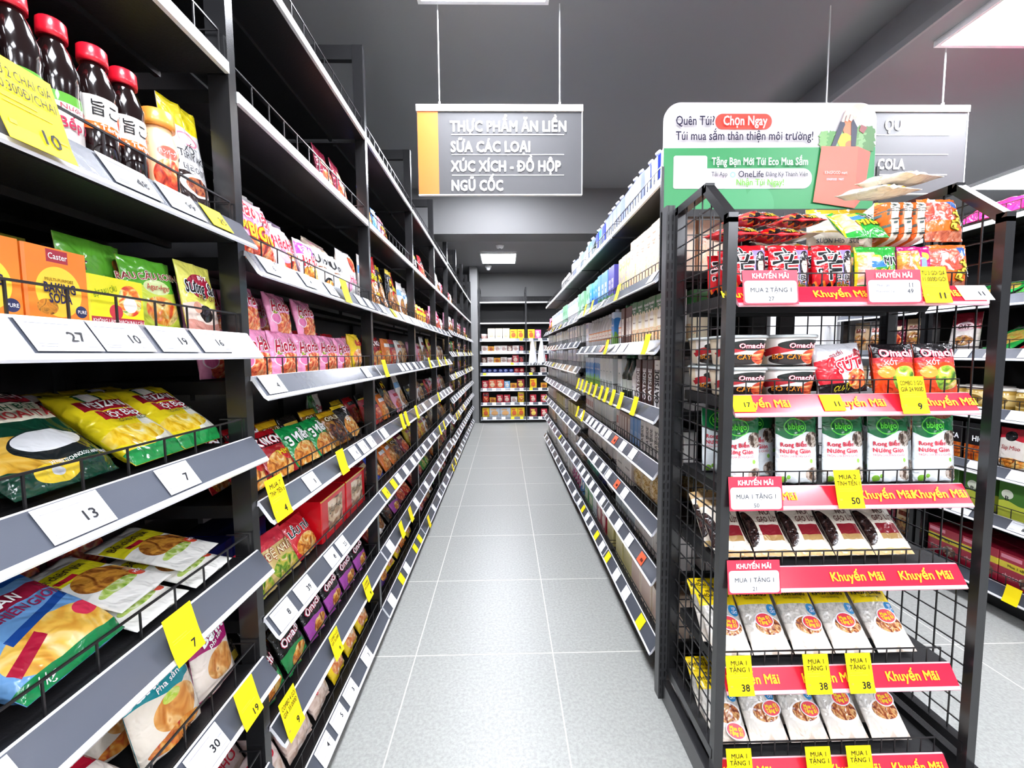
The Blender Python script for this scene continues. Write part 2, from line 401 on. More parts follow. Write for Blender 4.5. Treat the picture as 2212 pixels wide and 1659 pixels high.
dz('denhat', 'pillow', (.13, .14, .035), '#dcc07a', [('r', .5, .85, .5, .15, '#e0354a'), ('f', .5, .2, .45, .2, GRNF, 5)], [('ĐỆ NHẤT', .5, .55, .16, '#f6ecc0', dict(out='#a0281c', bold=.03))], NP, NC, 'cream and red noodle packet')
dz('navybox', 'carton', (.16, .14, .16), '#1b1f55', [('r', .5, .5, .3, .2, '#2a2f78'), ('r', .3, .7, .15, .05, '#d8a93a')], [], 'noodle_box', 'noodle box', 'navy blue noodle box', rough=.15)
dz('omap', 'pillow', (.135, .14, .035), '#171418', [('w', .42, .03, 6, 0, '#b04fb0'), ('f', .55, .18, .35, .16, NOOD, 5)], [('Omachi', .5, .66, .17, W_, dict(out='#c03050', bold=.03, rot=4))], NP, NC, 'black and purple noodle packet')
dz('omag', 'pillow', (.135, .14, .035), '#141614', [('w', .42, .03, 6, 0, '#2f8f4e'), ('f', .55, .18, .35, .16, NOOD, 5)], [('Omachi', .5, .66, .17, W_, dict(out='#c03050', bold=.03, rot=4))], NP, NC, 'black and green noodle packet')
dz('yellowp', 'pillow', (.125, .145, .045), '#f2d022', [('f', .5, .3, .42, .26, ('#e0662a', '#f2a060', '#f8d9b0', '#fbeeda'), 4)], [('Cháo', .5, .74, .17, '#c01830', dict(bold=.03))], 'porridge_packet', 'porridge packet', 'yellow porridge packet')
dz('palep', 'pillow', (.135, .145, .05), '#f3dcd6', [('F', .5, .25, .5, .25, ('#c8a894', '#e7cfc0', '#f4e6dc'), 4), ('r', .5, .88, .5, .03, '#d8384a')], [('PHỞ', .5, .7, .16, '#d8283c', dict(bold=.03)), ('gà', .3, .5, .12, '#d8283c')], NP, NC, 'pale pink rice noodle packet')
dz('koreno', 'pouch', (.16, .27, .07), '#d8141e', [('f', .5, .26, .45, .24, BRNF, 5), ('r', .9, .5, .1, .5, '#b01018')], [('KORENO', .5, .6, .12, '#f6dc1e', dict(out=K_, bold=.03)), ('jumbo', .7, .3, .08, '#f6dc1e')], 'noodle_bag', 'noodle bag', 'tall red noodle bag')
dz('blackbag', 'pouch', (.13, .25, .06), '#171312', [('f', .5, .34, .44, .26, BRNF, 5), ('r', .5, .95, .5, .05, '#f0d020')], [('MÌ', .6, .72, .14, '#f6dc1e', dict(out='#a02010', bold=.03))], 'noodle_bag', 'noodle bag', 'tall black noodle bag')
dz('tallwhite', 'pouch', (.13, .23, .06), '#efe8e4', [('f', .5, .3, .44, .26, BRNF, 5), ('r', .5, .7, .5, .08, '#6fa6d8')], [], 'noodle_bag', 'noodle bag', 'tall white noodle bag')
dz('shin', 'pillow', (.12, .135, .04), '#d0101c', [('r', .5, .04, .5, .05, K_), ('r', .83, .46, .2, .42, '#8f7fc0'), ('e', .83, .52, .15, .34, '#1c1518'), ('e', .83, .53, .08, .16, '#d9b8aa'), ('r', .83, .34, .035, .06, '#d0ac9e'), ('r', .83, .69, .09, .045, '#1c1518'), ('e', .803, .56, .014, .008, K_), ('e', .857, .56, .014, .008, K_), ('e', .83, .44, .018, .007, '#b04a5a'), ('w', .17, .05, 40, 0, '#f0781e'), ('w', .13, .05, 40, 1, K_)],
   [('辛', .34, .55, .52, K_, dict(out=W_, bold=.025, ow=.03, max=.6)), ('라면', .68, .24, .16, K_, dict(out=W_, bold=.02, max=.35)), ('SHIN', .7, .1, .1, K_, dict(out='#f2d73a', max=.3))], NP, NC, 'red spicy noodle packet with black character')
dz('mivit', 'pillow', (.125, .13, .04), '#2c9a38', [('F', .18, .5, .22, .36, ('#f4e6dc', '#e8a890', '#f0c24a', '#9cc060'), 3), ('e', .42, .7, .12, .09, '#f2cf30'), ('r', .46, .58, .16, .07, '#3a7ac0'), ('r', .0, .5, .035, .5, '#f2d820')],
   [('MIV', .78, .66, .16, '#222628', dict(out=W_, bold=.05)), ('Miến', .62, .38, .17, '#f6d628', dict(out='#6a5a10', bold=.04))], NP, NC, 'green glass noodle packet')
dz('magenta', 'pillow', (.1, .13, .04), '#b8146e', [('F', .25, .6, .28, .3, ('#f4e6dc', '#d86a3a', '#f0c24a', '#fff4ea'), 3), ('e', .72, .76, .13, .1, '#f2cf50'), ('r', .66, .6, .1, .12, '#8aa6cc')],
   [('Miến', .62, .3, .2, '#f4de4a', dict(out='#6a4a10', bold=.04, rot=20)), ('1:5', .14, .34, .09, W_)], NP, NC, 'magenta glass noodle packet')
dz('orangep', 'pillow', (.118, .135, .045), '#ee6a22', [('F', .36, .66, .34, .24, ('#f8efe6', '#d23a2c', '#e8705a', '#f6d8c0'), 3), ('F', .55, .07, .6, .12, ('#8a3a2a', '#c86a4a', '#e0a080'), 5), ('r', .82, .84, .1, .1, '#3f6fb8')],
   [('Phở', .72, .42, .19, '#f3d84a', dict(out='#7a5a10', bold=.04, rot=70)), ('MIV', .9, .4, .1, '#c8c8c8', dict(out='#404040', rot=70))], NP, NC, 'orange rice noodle packet')
dz('whitepack', 'pillow', (.15, .15, .03), '#eee6da', [('r', .5, .95, .5, .05, '#e0b62c'), ('r', .5, .05, .5, .05, '#e0b62c'), ('r', .5, .5, .5, .02, '#c8a860'), ('r', .3, .7, .18, .08, '#dcd2c6')], [('SƯỜN HEO', .5, .3, .09, '#44566e')], NP, NC, 'cream noodle packet lying flat')
dz('edgepack', 'block', (.035, .135, .11), '#efe2cf', [('r', .1, .5, .1, .5, '#e8682a'), ('r', .93, .5, .1, .5, '#e0b040'), ('r', .5, .97, .5, .04, '#d8a838')], [('LẨU THÁI TÔM', .5, .5, .3, '#5a6a6a', dict(rot=90, max=.7))], NP, NC, 'cream noodle packet standing on its edge')
dz('omared', 'pillow', (.165, .15, .05), '#c8cace', [('r', .5, .62, .6, .07, '#c01c30', .3), ('r', .2, .3, .2, .4, '#c8202e', .2), ('r', .5, .06, .5, .14, '#1c1416'), ('f', .75, .26, .24, .2, REDF, 5), ('e', .84, .7, .1, .17, '#8c1420')],
   [('machi', .36, .78, .1, '#8c1a2a', dict(rot=14)), ('SÚT', .58, .54, .22, '#c8142a', dict(out=W_, bold=.04, rot=10)), ('QUẤT', .42, .1, .1, '#f0e030')], NP, NC, 'silver and red noodle packet')
dz('omaorange', 'pillow', (.125, .15, .04), '#e8481e', [('r', .5, .84, .5, .16, '#1a1618'), ('f', .65, .3, .32, .24, GRNF, 4), ('e', .22, .42, .18, .12, '#f2a040'), ('r', .5, .66, .5, .05, '#d8323a')],
   [('Omachi', .5, .8, .15, W_, dict(out='#c03050', bold=.03)), ('XỐT', .3, .6, .09, W_)], NP, NC, 'orange and black noodle packet')
dz('cup', 'cup', (.066, .088, .06), '#e2d3b8', [('r', .55, .45, .5, .6, '#efeae4'), ('r', .2, .5, .26, .09, '#b8242e', .5), ('r', .24, .66, .26, .035, '#b8242e', .5), ('e', .58, .74, .34, .2, '#232624'), ('e', .4, .2, .32, .2, '#2a2020'), ('f', .76, .3, .2, .3, REDF, 4)],
   [('Omachi', .55, .72, .17, W_, dict(out='#a0203a', bold=.03, max=.62)), ('BÒ CAY', .36, .3, .17, '#f09a30', dict(out='#3a1810', bold=.03, max=.4))], 'noodle_cup', 'noodle cup', 'instant noodle cup with clear lid')
dz('bibigo', 'pouch', (.13, .225, .05), '#e4ecee', [('W', .68, .05, 7, 2.6, '#0f6a3a'), ('e', .45, .8, .27, .12, '#5fdc46'), ('e', .45, .8, .25, .105, '#0b6a30'), ('f', .86, .62, .18, .11, ('#3a2a22', '#6a5648', '#cfc4b8', '#8a7a6a'), 9), ('f', .82, .14, .2, .1, ('#3a2a22', '#6a5648', '#cfc4b8', '#8a7a6a'), 9), ('f', .7, .97, .26, .08, ('#5a2a1a', '#8a4a32', '#6a3a28'), 6), ('e', .12, .06, .07, .05, '#7fb83a'), ('e', .22, .1, .04, .03, '#7fb83a'), ('e', .8, .32, .05, .03, '#8cc84a')],
   [('bibigo', .45, .81, .085, '#6af04e', dict(bold=.03, max=.4)), ('Rong Biển', .38, .555, .058, '#c8283c', dict(bold=.04, max=.62)), ('Nướng Giòn', .42, .465, .058, '#c8283c', dict(bold=.04, max=.72)), ('TRỘN CHÀ BÔNG CÁ HỒI', .42, .395, .028, '#c8485a', dict(max=.74))], 'seaweed_pouch', 'seaweed snack', 'green and white seaweed snack pouch')
dz('gaolut', 'pillow', (.122, .185, .045), '#efe6d6', [('f', .02, .45, .2, .3, ('#1e1416', '#33221f', '#4a302c'), 12), ('f', 1.0, .5, .14, .3, ('#1e1416', '#33221f', '#4a302c'), 12), ('r', .56, .4, .28, .09, '#8c1f2a'), ('r', .56, .27, .28, .045, '#b8935a'), ('r', .5, .93, .5, .07, '#c8a878'), ('r', .5, .04, .5, .05, '#d8b880')],
   [('NUI', .56, .7, .08, '#4a2018', dict(bold=.03)), ('GẠO LỨT', .56, .58, .09, '#5a2418', dict(bold=.03, max=.56))], 'pasta_packet', 'pasta packet', 'cream and brown rice pasta packet')
dz('khoai', 'pillow', (.124, .192, .036), '#d8d2c8', [('F', .5, .6, .5, .18, ('#a8a49c', '#c4c0b8', '#d2cec6'), 9), ('r', .5, .87, .5, .15, '#f0d21a'), ('e', .84, .63, .15, .09, '#2f86c0'), ('e', .58, .37, .42, .17, '#f2f0ee'), ('f', .58, .39, .35, .13, ('#6a2a1a', '#b8683a', '#e0b070', '#8a4a2a'), 8), ('F', .5, .08, .5, .1, ('#d8cabc', '#e6dcd0', '#c8b8a8'), 3)],
   [('MIẾN', .4, .95, .05, K_, dict(bold=.03)), ('KHOAI LANG', .45, .88, .06, K_, dict(bold=.035, max=.85)), ('Tinh bột khoai lang', .45, .81, .03, '#4a4410', dict(max=.7)), ('SỢI', .84, .66, .035, W_, dict(max=.2)), ('CẮT', .84, .60, .04, W_, dict(max=.2))], 'glass_noodle_packet', 'noodle packet', 'yellow and grey glass noodle packet')
# --- baking and sauces
dz('bakingsoda', 'carton', (.085, .108, .045), '#f08022', [('e', .5, .45, .36, .32, '#f8cf3a'), ('r', .5, .9, .17, .08, '#a8203a'), ('e', .84, .22, .1, .08, '#1f2a5a'), ('r', .85, .03, .14, .025, '#f3d24a'), ('f', .3, .25, .16, .1, ('#6a3a10', '#d8902a', '#b86a1a'), 9)],
   [('Caster', .5, .9, .075, W_, dict(max=.3)), ('MULTI-PURPOSE', .5, .6, .04, '#7a5a10', dict(max=.45)), ('BAKING', .5, .5, .12, '#2a2450', dict(bold=.04, max=.5)), ('SODA', .5, .37, .12, '#2a2450', dict(bold=.04, max=.36)), ('PURE', .84, .22, .045, W_, dict(max=.15)), ('NET WT', .3, .07, .04, '#8a3a08')], 'baking_soda_box', 'baking soda', 'orange box of baking soda', rough=.45, bump=.03)
dz('fruitpowder', 'carton', (.1, .085, .03), '#e9e21e', [('f', .72, .6, .22, .3, ('#d83a2a', '#f0902a', '#f4e6a0', '#5a9a2a'), 4), ('e', .72, .52, .13, .15, '#f4f2ea'), ('e', .45, .36, .12, .14, '#c83040'), ('r', .5, .18, .5, .07, '#b0283c'), ('r', .5, .05, .5, .06, '#8cc83a')],
   [('BỘT RAU CÂU', .27, .72, .1, '#6a8a10', dict(rot=20, max=.5)), ('KHÔNG LÀM THẠCH RAU CÂU', .5, .18, .06, W_)], 'jelly_powder_box', 'jelly powder', 'yellow box of fruit jelly powder', rough=.4, bump=.05)
dz('raucau', 'pillow', (.12, .155, .02), '#5fae34', [('w', .52, .04, 5, 0, '#a9d268'), ('f', .6, .3, .28, .14, ('#b8562a', '#e0a070', '#f0d8c0'), 4), ('e', .86, .78, .07, .06, '#e8882a')],
   [('BỘT', .2, .7, .1, '#4a2a4a', dict(max=.3)), ('RAU CÂU DẺO ROVIN', .52, .53, .1, '#8a2a4a', dict(out='#e8f2d0', max=.8))], 'jelly_powder_pouch', 'jelly powder', 'large green jelly powder pouch')
dz('rautron', 'pillow', (.105, .14, .02), '#5cb032', [('w', .6, .05, 5, 1, '#c9d84a'), ('f', .6, .3, .34, .2, ('#d8502a', '#f0a03a', '#f4dc8a', '#7a3a1a'), 4), ('e', .58, .62, .26, .1, '#d8e6a8')],
   [('RAU CÂU ROVIN', .5, .76, .09, '#9a2a3a', dict(out='#eef6d8', rot=6)), ('Agar-Agar', .58, .62, .08, '#b83a3a', dict(max=.45))], 'jelly_powder_pouch', 'jelly powder', 'slim green agar powder pouch')
dz('suongsa', 'pillow', (.11, .15, .02), '#e8e46a', [('w', .42, .03, 6, 0, '#e8d2c4'), ('w', .18, .03, 6, 1, '#cf8f80'), ('e', .5, .68, .36, .17, '#a8203a'), ('e', .52, .3, .2, .12, '#221a1a'), ('e', .3, .38, .1, .08, '#d89a80')],
   [('BỘT', .56, .8, .06, W_, dict(max=.3)), ('Sương Sáo', .5, .66, .16, K_, dict(out=W_, bold=.04, max=.86)), ('RAU CÂU', .62, .52, .07, '#5a1a2a', dict(out='#e8e46a', max=.5))], 'jelly_powder_pouch', 'jelly powder', 'pale yellow and black grass jelly pouch')
dz('olive', 'pillow', (.1, .14, .02), '#8d8a34', [('F', .5, .45, .4, .3, ('#3a3a14', '#6a6a2a', '#a8a44a'), 4)], [], 'jelly_powder_pouch', 'jelly powder', 'olive green powder pouch at the back')
dz('starch', 'block', (.16, .2, .04), '#0f3d2c', [('r', .62, .87, .4, .07, '#a81c30'), ('r', .66, .69, .42, .1, '#f0ecd6'), ('f', .3, .3, .4, .16, ('#a8741c', '#d9a93a', '#e8c870', '#c08a28'), 3), ('e', .6, .33, .36, .15, '#1f2426'), ('e', .6, .37, .31, .1, '#e6e8ea'), ('e', .42, .1, .22, .07, '#f0cf30'), ('e', .42, .1, .07, .03, '#d8dce0')],
   [('STARCH', .66, .87, .07, '#f0d8dc', dict(max=.5)), ('TINH BỘT', .64, .73, .06, '#1a4a2a', dict(max=.6)), ('KHOAI TÂY', .68, .65, .075, '#a02a2a', dict(max=.7, bold=.03)), ('JAPANESE TECHNOLOGY AND QUALITY', .68, .16, .03, W_, dict(max=.6))], 'potato_starch_bag', 'potato starch', 'dark green bag of potato starch')
dz('meizan', 'block', (.124, .185, .035), '#f2dc22', [('r', .85, .3, .2, .4, '#f1efe0', -.5), ('f', .42, .3, .5, .12, CORN, 5), ('r', .5, .06, .5, .08, '#1f9a4a'), ('e', .46, .86, .18, .11, '#2a6a38'), ('e', .46, .86, .12, .1, '#efe8e0'), ('r', .5, .73, .4, .07, '#9a1a2c'), ('r', .56, .58, .36, .065, '#b81c30')],
   [('MEIZAN', .5, .73, .085, W_, dict(max=.66, bold=.03)), ('Bột Bắp', .56, .58, .09, W_, dict(max=.56)), ('CORN STARCH', .62, .48, .04, '#2a4a2a', dict(max=.5))], 'corn_starch_bag', 'corn starch', 'yellow bag of corn starch')
dz('chiengion', 'block', (.16, .21, .05), '#6fa3d8', [('r', .5, .9, .5, .12, '#1f5cb8'), ('e', .26, .76, .2, .12, '#2a5a48'), ('e', .26, .75, .13, .1, '#efe8e0'), ('r', .5, .66, .46, .055, '#8c1a34'), ('f', .55, .22, .5, .2, ('#d8902a', '#efc052', '#f6dc9a', '#f2e8c8'), 3), ('r', .62, .44, .4, .03, '#1f4a98', .2), ('r', .25, .24, .2, .04, '#b01c3a', .35), ('e', .88, .3, .1, .07, '#e03a58'), ('r', .5, .05, .5, .05, '#12864a')],
   [('MEIZAN', .45, .66, .07, W_, dict(max=.6, bold=.03)), ('BỘT CHIÊN GIÒN', .5, .55, .07, '#8c1a4a', dict(max=.86, bold=.03)), ('1 kg', .2, .05, .05, W_)], 'frying_flour_bag', 'frying flour', 'blue bag of crispy frying flour')
dz('rangion', 'pillow', (.125, .18, .02), '#ecebe4', [('r', .5, .74, .5, .13, '#d8cf20'), ('f', .55, .45, .42, .2, ('#6a3414', '#a8662a', '#dc9a3a', '#c8862e'), 5), ('f', .45, .26, .34, .06, ('#7fa83a', '#b8d06a', '#e6ead0'), 7), ('e', .86, .28, .1, .07, '#e04a32'), ('r', .35, .68, .16, .03, '#a81c2c')],
   [('Bột chiên giòn', .42, .78, .085, '#3a3010', dict(max=.75, bold=.02)), ('HOT', .86, .28, .04, W_, dict(max=.15))], 'frying_flour_packet', 'frying flour', 'white and yellow packet of frying powder')
dz('banhteal', 'pouch', (.135, .2, .05), '#e6dccc', [('W', .5, .05, 5, 1.2, '#1f8a94'), ('f', .58, .3, .36, .17, ('#b86a2a', '#dc9a50', '#f0c88a', '#c8783a'), 3), ('f', .55, .42, .14, .05, ('#f0e08a', '#a8c83a', '#f4ecb0'), 5), ('f', .45, .1, .4, .07, ('#b83a2a', '#e0903a', '#f0c070'), 6), ('e', .84, .6, .1, .07, '#2a9aa6')],
   [('Bánh rán', .47, .68, .13, W_, dict(max=.88, bold=.05, rot=8)), ('Pha sẵn', .56, .57, .06, W_, dict(max=.5, rot=8)), ('1 BỘT', .55, .05, .045, '#5a3a2a')], 'pancake_mix_pouch', 'pancake mix', 'teal pancake mix pouch')
dz('banhpink', 'pouch', (.12, .18, .05), '#eaded2', [('W', .52, .05, 5, 1.2, '#a8206a'), ('f', .55, .3, .36, .18, ('#b86a2a', '#dc9a50', '#f0c88a', '#7a2a2a'), 3), ('r', .5, .02, .5, .02, '#c02a6a')],
   [('Bánh', .5, .7, .14, W_, dict(max=.8, bold=.05, rot=8)), ('pha sẵn', .55, .59, .06, W_, dict(max=.5, rot=8))], 'pancake_mix_pouch', 'pancake mix', 'magenta pancake mix pouch')
dz('quick', 'pillow', (.14, .2, .05), '#a8142c', [('w', .35, .04, 5, 0, '#e9ded4')], [('Quick', .5, .66, .18, W_, dict(rot=10, bold=.03)), ('Bánh', .6, .46, .1, '#f0c8cc')], 'pancake_mix_pouch', 'pancake mix', 'dark red quick-mix packet')
# --- dairy and drinks
def cart(key, size, base, layers, texts, name, cat, desc, **kw): dz(key, 'carton', size, base, layers, texts, name, cat, desc, rough=kw.pop('rough', .35), bump=0, **kw)
cart('peach', (.072, .235, .09), '#f6d9bd', [('f', .5, .3, 1.5, .22, ('#f6d9bd', '#f3b98a', '#f6dcc4', '#e89058'), 5), ('r', .5, .93, .5, .03, '#eec49c')], [('PLANT', .5, .7, .035, '#8a5a4a', dict(max=.7)), ('MILK', .5, .65, .035, '#8a5a4a', dict(max=.6)), ('Vinasoy', .5, .84, .035, '#b86a5a', dict(max=.7))], 'plant_milk_carton', 'milk carton', 'tall peach plant-milk carton')
cart('yellowc', (.075, .2, .06), '#f3e59a', [('f', .5, .4, 1.5, .3, ('#f0d860', '#f6eaa8', '#b8a8c8', '#f3e59a'), 5), ('e', .5, .78, .4, .1, '#a8c84a')], [('SOY', .5, .78, .05, W_, dict(max=.6))], 'milk_carton', 'milk carton', 'pale yellow soy-milk carton')
cart('purplec', (.075, .2, .06), '#5b56c0', [('r', .5, .5, .3, .14, '#d8d4f0'), ('r', .5, .1, .5, .1, '#7ab84a')], [('SỮA', .5, .5, .06, '#4a3aa0', dict(max=.5))], 'milk_carton', 'milk carton', 'violet milk carton')
cart('bluec', (.085, .2, .07), '#7db8e6', [('r', .5, .5, .26, .16, '#e8f2fa'), ('w', .2, .03, 8, 0, '#3f9a3f')], [('milk', .5, .5, .06, '#2a5aa8', dict(max=.5))], 'milk_carton', 'milk carton', 'light blue milk carton', cap='#eeeeee')
cart('greenc', (.08, .2, .06), '#9fd6b0', [('r', .5, .3, .5, .3, '#bfe6cc'), ('e', .5, .6, .26, .12, '#3aa860')], [], 'milk_carton', 'milk carton', 'mint green milk carton')
cart('cyanc', (.085, .19, .06), '#4bb0e8', [('w', .4, .06, 7, 0, '#2f6fd8'), ('W', .8, .03, 9, 0, '#8ae0d0')], [('TH', .5, .62, .1, W_, dict(max=.5))], 'milk_carton', 'milk carton', 'cyan milk carton')
cart('whitec', (.085, .19, .07), '#f2f4f8', [('r', .5, .86, .5, .08, '#a8b8dc'), ('e', .5, .5, .28, .12, '#c8d0e4')], [('milk', .5, .5, .06, '#5a6ab0', dict(max=.5))], 'milk_carton', 'milk carton', 'white milk carton')
dz('topblue', 'gable', (.075, .21, .075), '#3c4fc4', [('r', .5, .35, .32, .18, '#c8d0f0')], [('SỮA', .5, .36, .07, '#2a3aa8', dict(max=.5))], 'milk_carton', 'milk carton', 'royal blue gable milk carton', rough=.35, bump=0, cap='#f0f0f4')
dz('topwhite', 'gable', (.08, .23, .08), '#a9b4d8', [('r', .5, .9, .5, .12, '#27407c'), ('r', .5, .4, .34, .16, '#eef1f6')], [('milk', .5, .42, .07, '#27407c', dict(max=.5))], 'milk_carton', 'milk carton', 'white and navy gable milk carton', rough=.35, bump=0, cap='#f0f0f4')
dz('topcyan', 'gable', (.07, .21, .075), '#b4cbe0', [('r', .5, .7, .5, .14, '#4aa8e4'), ('e', .5, .4, .2, .1, '#3a8ad0')], [], 'milk_carton', 'milk carton', 'white and sky-blue gable carton', rough=.35, bump=0, cap='#f4f4f4')
cart('australia', (.078, .2, .06), '#f1e6c6', [('W', .72, .03, 14, 0, '#2f6e3a'), ('e', .5, .5, .3, .2, '#f7f3e8'), ('f', .5, .22, .9, .14, ('#f1e6c6', '#d89a5a', '#f1e6c6', '#7a9a4a'), 5)], [("Australia's", .5, .87, .06, W_, dict(max=.8)), ('Own', .5, .79, .06, W_, dict(max=.5)), ('Almond', .5, .52, .04, '#7a4a2a', dict(max=.5))], 'oat_milk_carton', 'milk carton', 'green and cream almond-milk carton')
cart('gcart', (.07, .2, .06), '#f3f3f3', [('f', .3, .25, .8, .22, ('#e0661e', '#f08a3a', '#f3f3f3'), 3)], [('G', .5, .62, .16, '#2a3a7a', dict(bold=.03))], 'milk_carton', 'milk carton', 'white carton with orange pattern')
cart('brownc', (.062, .2, .062), '#5a3226', [('r', .5, .48, .34, .24, '#efe6da')], [('choco', .5, .5, .07, '#5a3226', dict(max=.6, rot=90))], 'milk_carton', 'milk carton', 'brown chocolate-milk carton', cap='#2f8a4a')
dz('whitebottle', 'bottle', (.036, .2, .036), '#e6e6e8', [('r', .5, .4, .8, .16, '#f0a070'), ('r', .5, .4, .3, .12, '#f6e8dc')], [('yogurt', .5, .4, .06, '#b85a3a', dict(max=.5))], 'milk_bottle', 'milk bottle', 'white drinking-yogurt bottle', cap='#d8dade', prof=[(.9, 0), (1, .04), (1, .52), (.85, .66), (.45, .84), (.42, .9)])
cart('oat', (.078, .225, .065), '#eceae8', [], [('OATSIDE', .5, .44, .24, K_, dict(rot=90, bold=.05, max=.72)), ('barista', .5, .9, .035, '#888888')], 'oat_milk_carton', 'milk carton', 'white oat-milk carton with vertical black lettering', cap='#e8e8ea')
cart('oatbrown', (.075, .225, .065), '#4a2822', [], [('OATSIDE', .5, .44, .2, W_, dict(rot=90, bold=.04, max=.72))], 'oat_milk_carton', 'milk carton', 'brown oat-milk carton with vertical white lettering', cap='#e0dcdc')
dz('jug', 'bottle', (.05, .24, .05), '#e4e2e2', [('r', .5, .3, 1, .2, '#f2f2f2')], [('milk', .5, .3, .06, '#8a8a94')], 'milk_bottle', 'milk bottle', 'tall white plastic milk bottle', cap='#f2f2f2', prof=[(.92, 0), (1, .03), (1, .5), (.6, .74), (.34, .86), (.34, .92)])
dz('darkbottle', 'bottle', (.038, .23, .038), '#26342c', [('r', .5, .3, 1, .14, '#c8d0c8')], [], 'juice_bottle', 'juice bottle', 'dark green juice bottle', cap='#1f5a38', prof=[(.92, 0), (1, .03), (1, .5), (.5, .74), (.36, .84), (.36, .92)])
cart('greyc', (.075, .2, .06), '#e6ecec', [('e', .5, .6, .26, .1, '#eef2f2'), ('r', .5, .2, .4, .1, '#aab6b8')], [('soja', .5, .6, .05, '#5a7a8a', dict(max=.5))], 'milk_carton', 'milk carton', 'grey-white soy-milk carton', cap='#f0f0f0')
cart('bluetall', (.06, .21, .06), '#3f8ad8', [('w', .35, .08, 6, 0, '#7ab648'), ('W', .82, .02, 5, 0, '#cfe0f4')], [('fresh', .5, .62, .07, W_, dict(max=.7))], 'milk_carton', 'milk carton', 'tall blue milk carton', cap='#e8eef6')
cart('slimwhite', (.052, .135, .05), '#f4f2ee', [('r', .5, .5, .5, .03, '#9a9a96')], [('OATSIDE', .5, .5, .22, '#3a3a3a', dict(rot=90, max=.7))], 'oat_milk_carton', 'milk carton', 'small white oat-milk carton')
cart('slimblue', (.05, .13, .05), '#7aa6dc', [('r', .5, .3, .4, .2, '#a8c8ec')], [], 'milk_carton', 'milk carton', 'small blue milk carton')
cart('slimbrown', (.05, .13, .05), '#a88a80', [('r', .5, .5, .22, .36, '#e6dcd4')], [], 'milk_carton', 'milk carton', 'small brown milk carton')
cart('slimpink', (.05, .13, .05), '#efe6e2', [('r', .5, .6, .4, .16, '#c8807a')], [], 'milk_carton', 'milk carton', 'small pinkish milk carton')
cart('slimgrey', (.05, .13, .05), '#e4eae8', [('r', .5, .4, .4, .2, '#e6eae8')], [], 'milk_carton', 'milk carton', 'small grey milk carton')
dz('braid', 'pillow', (.1, .15, .07), '#cfae74', [('f', .5, .5, .5, .5, ('#a8803f', '#d3b070', '#ead6a8', '#b8924f'), 7)], [], 'cereal_bag', 'cereal bag', 'clear bag of golden cereal')
cart('bigwhite', (.12, .13, .12), '#f2efee', [('r', .5, .2, 9, .14, '#c8b8b2')], [], 'milk_multipack', 'milk multipack', 'white shrink-wrapped milk multipack')
cart('greybox', (.13, .14, .12), '#e6e0dc', [('r', .5, .5, .4, .3, '#d6cfca'), ('r', .5, .5, .3, .03, '#8a807c')], [], 'milk_multipack', 'milk multipack', 'grey-pink milk multipack')
cart('paleblue', (.11, .13, .1), '#e2e9ee', [('r', .5, .3, 9, .2, '#b0bfc8')], [], 'milk_multipack', 'milk multipack', 'pale blue milk multipack')
cart('yellowbox', (.14, .14, .14), '#e2d78e', [('r', .5, .5, .4, .3, '#d4c878')], [], 'milk_multipack', 'milk multipack', 'yellow carton milk multipack')
cart('peachbox', (.14, .15, .14), '#ecd6c0', [('r', .5, .5, .4, .34, '#e4c4b2')], [], 'milk_multipack', 'milk multipack', 'peach carton milk multipack')
cart('greenbox', (.13, .15, .14), '#2f9a3c', [('r', .5, .4, .34, .2, '#cfe0b0'), ('r', .5, .97, 9, .03, '#e8f0e0')], [], 'milk_multipack', 'milk multipack', 'green milk multipack')
dz('blueb', 'pouch', (.08, .15, .05), '#4a86d0', [('e', .5, .5, .3, .2, '#e8f0fa')], [], 'cereal_bag', 'cereal bag', 'blue cereal pouch')
dz('pinkb', 'pouch', (.09, .16, .06), '#d8488c', [('e', .5, .6, .34, .14, '#f4d0e0'), ('f', .5, .25, .4, .18, ('#8a2a5a', '#d87aa8', '#f0c0d8'), 4)], [('MILO', .5, .6, .1, '#a01a5a', dict(max=.5))], 'cereal_bag', 'cereal bag', 'pink cereal pouch')
dz('tealb', 'pouch', (.1, .17, .06), '#2f8a8a', [('w', .4, .05, 6, 0, '#6fc0b0')], [], 'cereal_bag', 'cereal bag', 'teal cereal pouch')
dz('whiteb', 'pillow', (.13, .18, .07), '#efedeb', [('r', .5, .6, .36, .14, '#eeeeee')], [], 'cereal_bag', 'cereal bag', 'white cereal bag')
dz('navyb', 'pouch', (.1, .16, .06), '#2a2f6a', [('e', .5, .5, .3, .18, '#c8c8e4')], [], 'cereal_bag', 'cereal bag', 'navy cereal pouch')
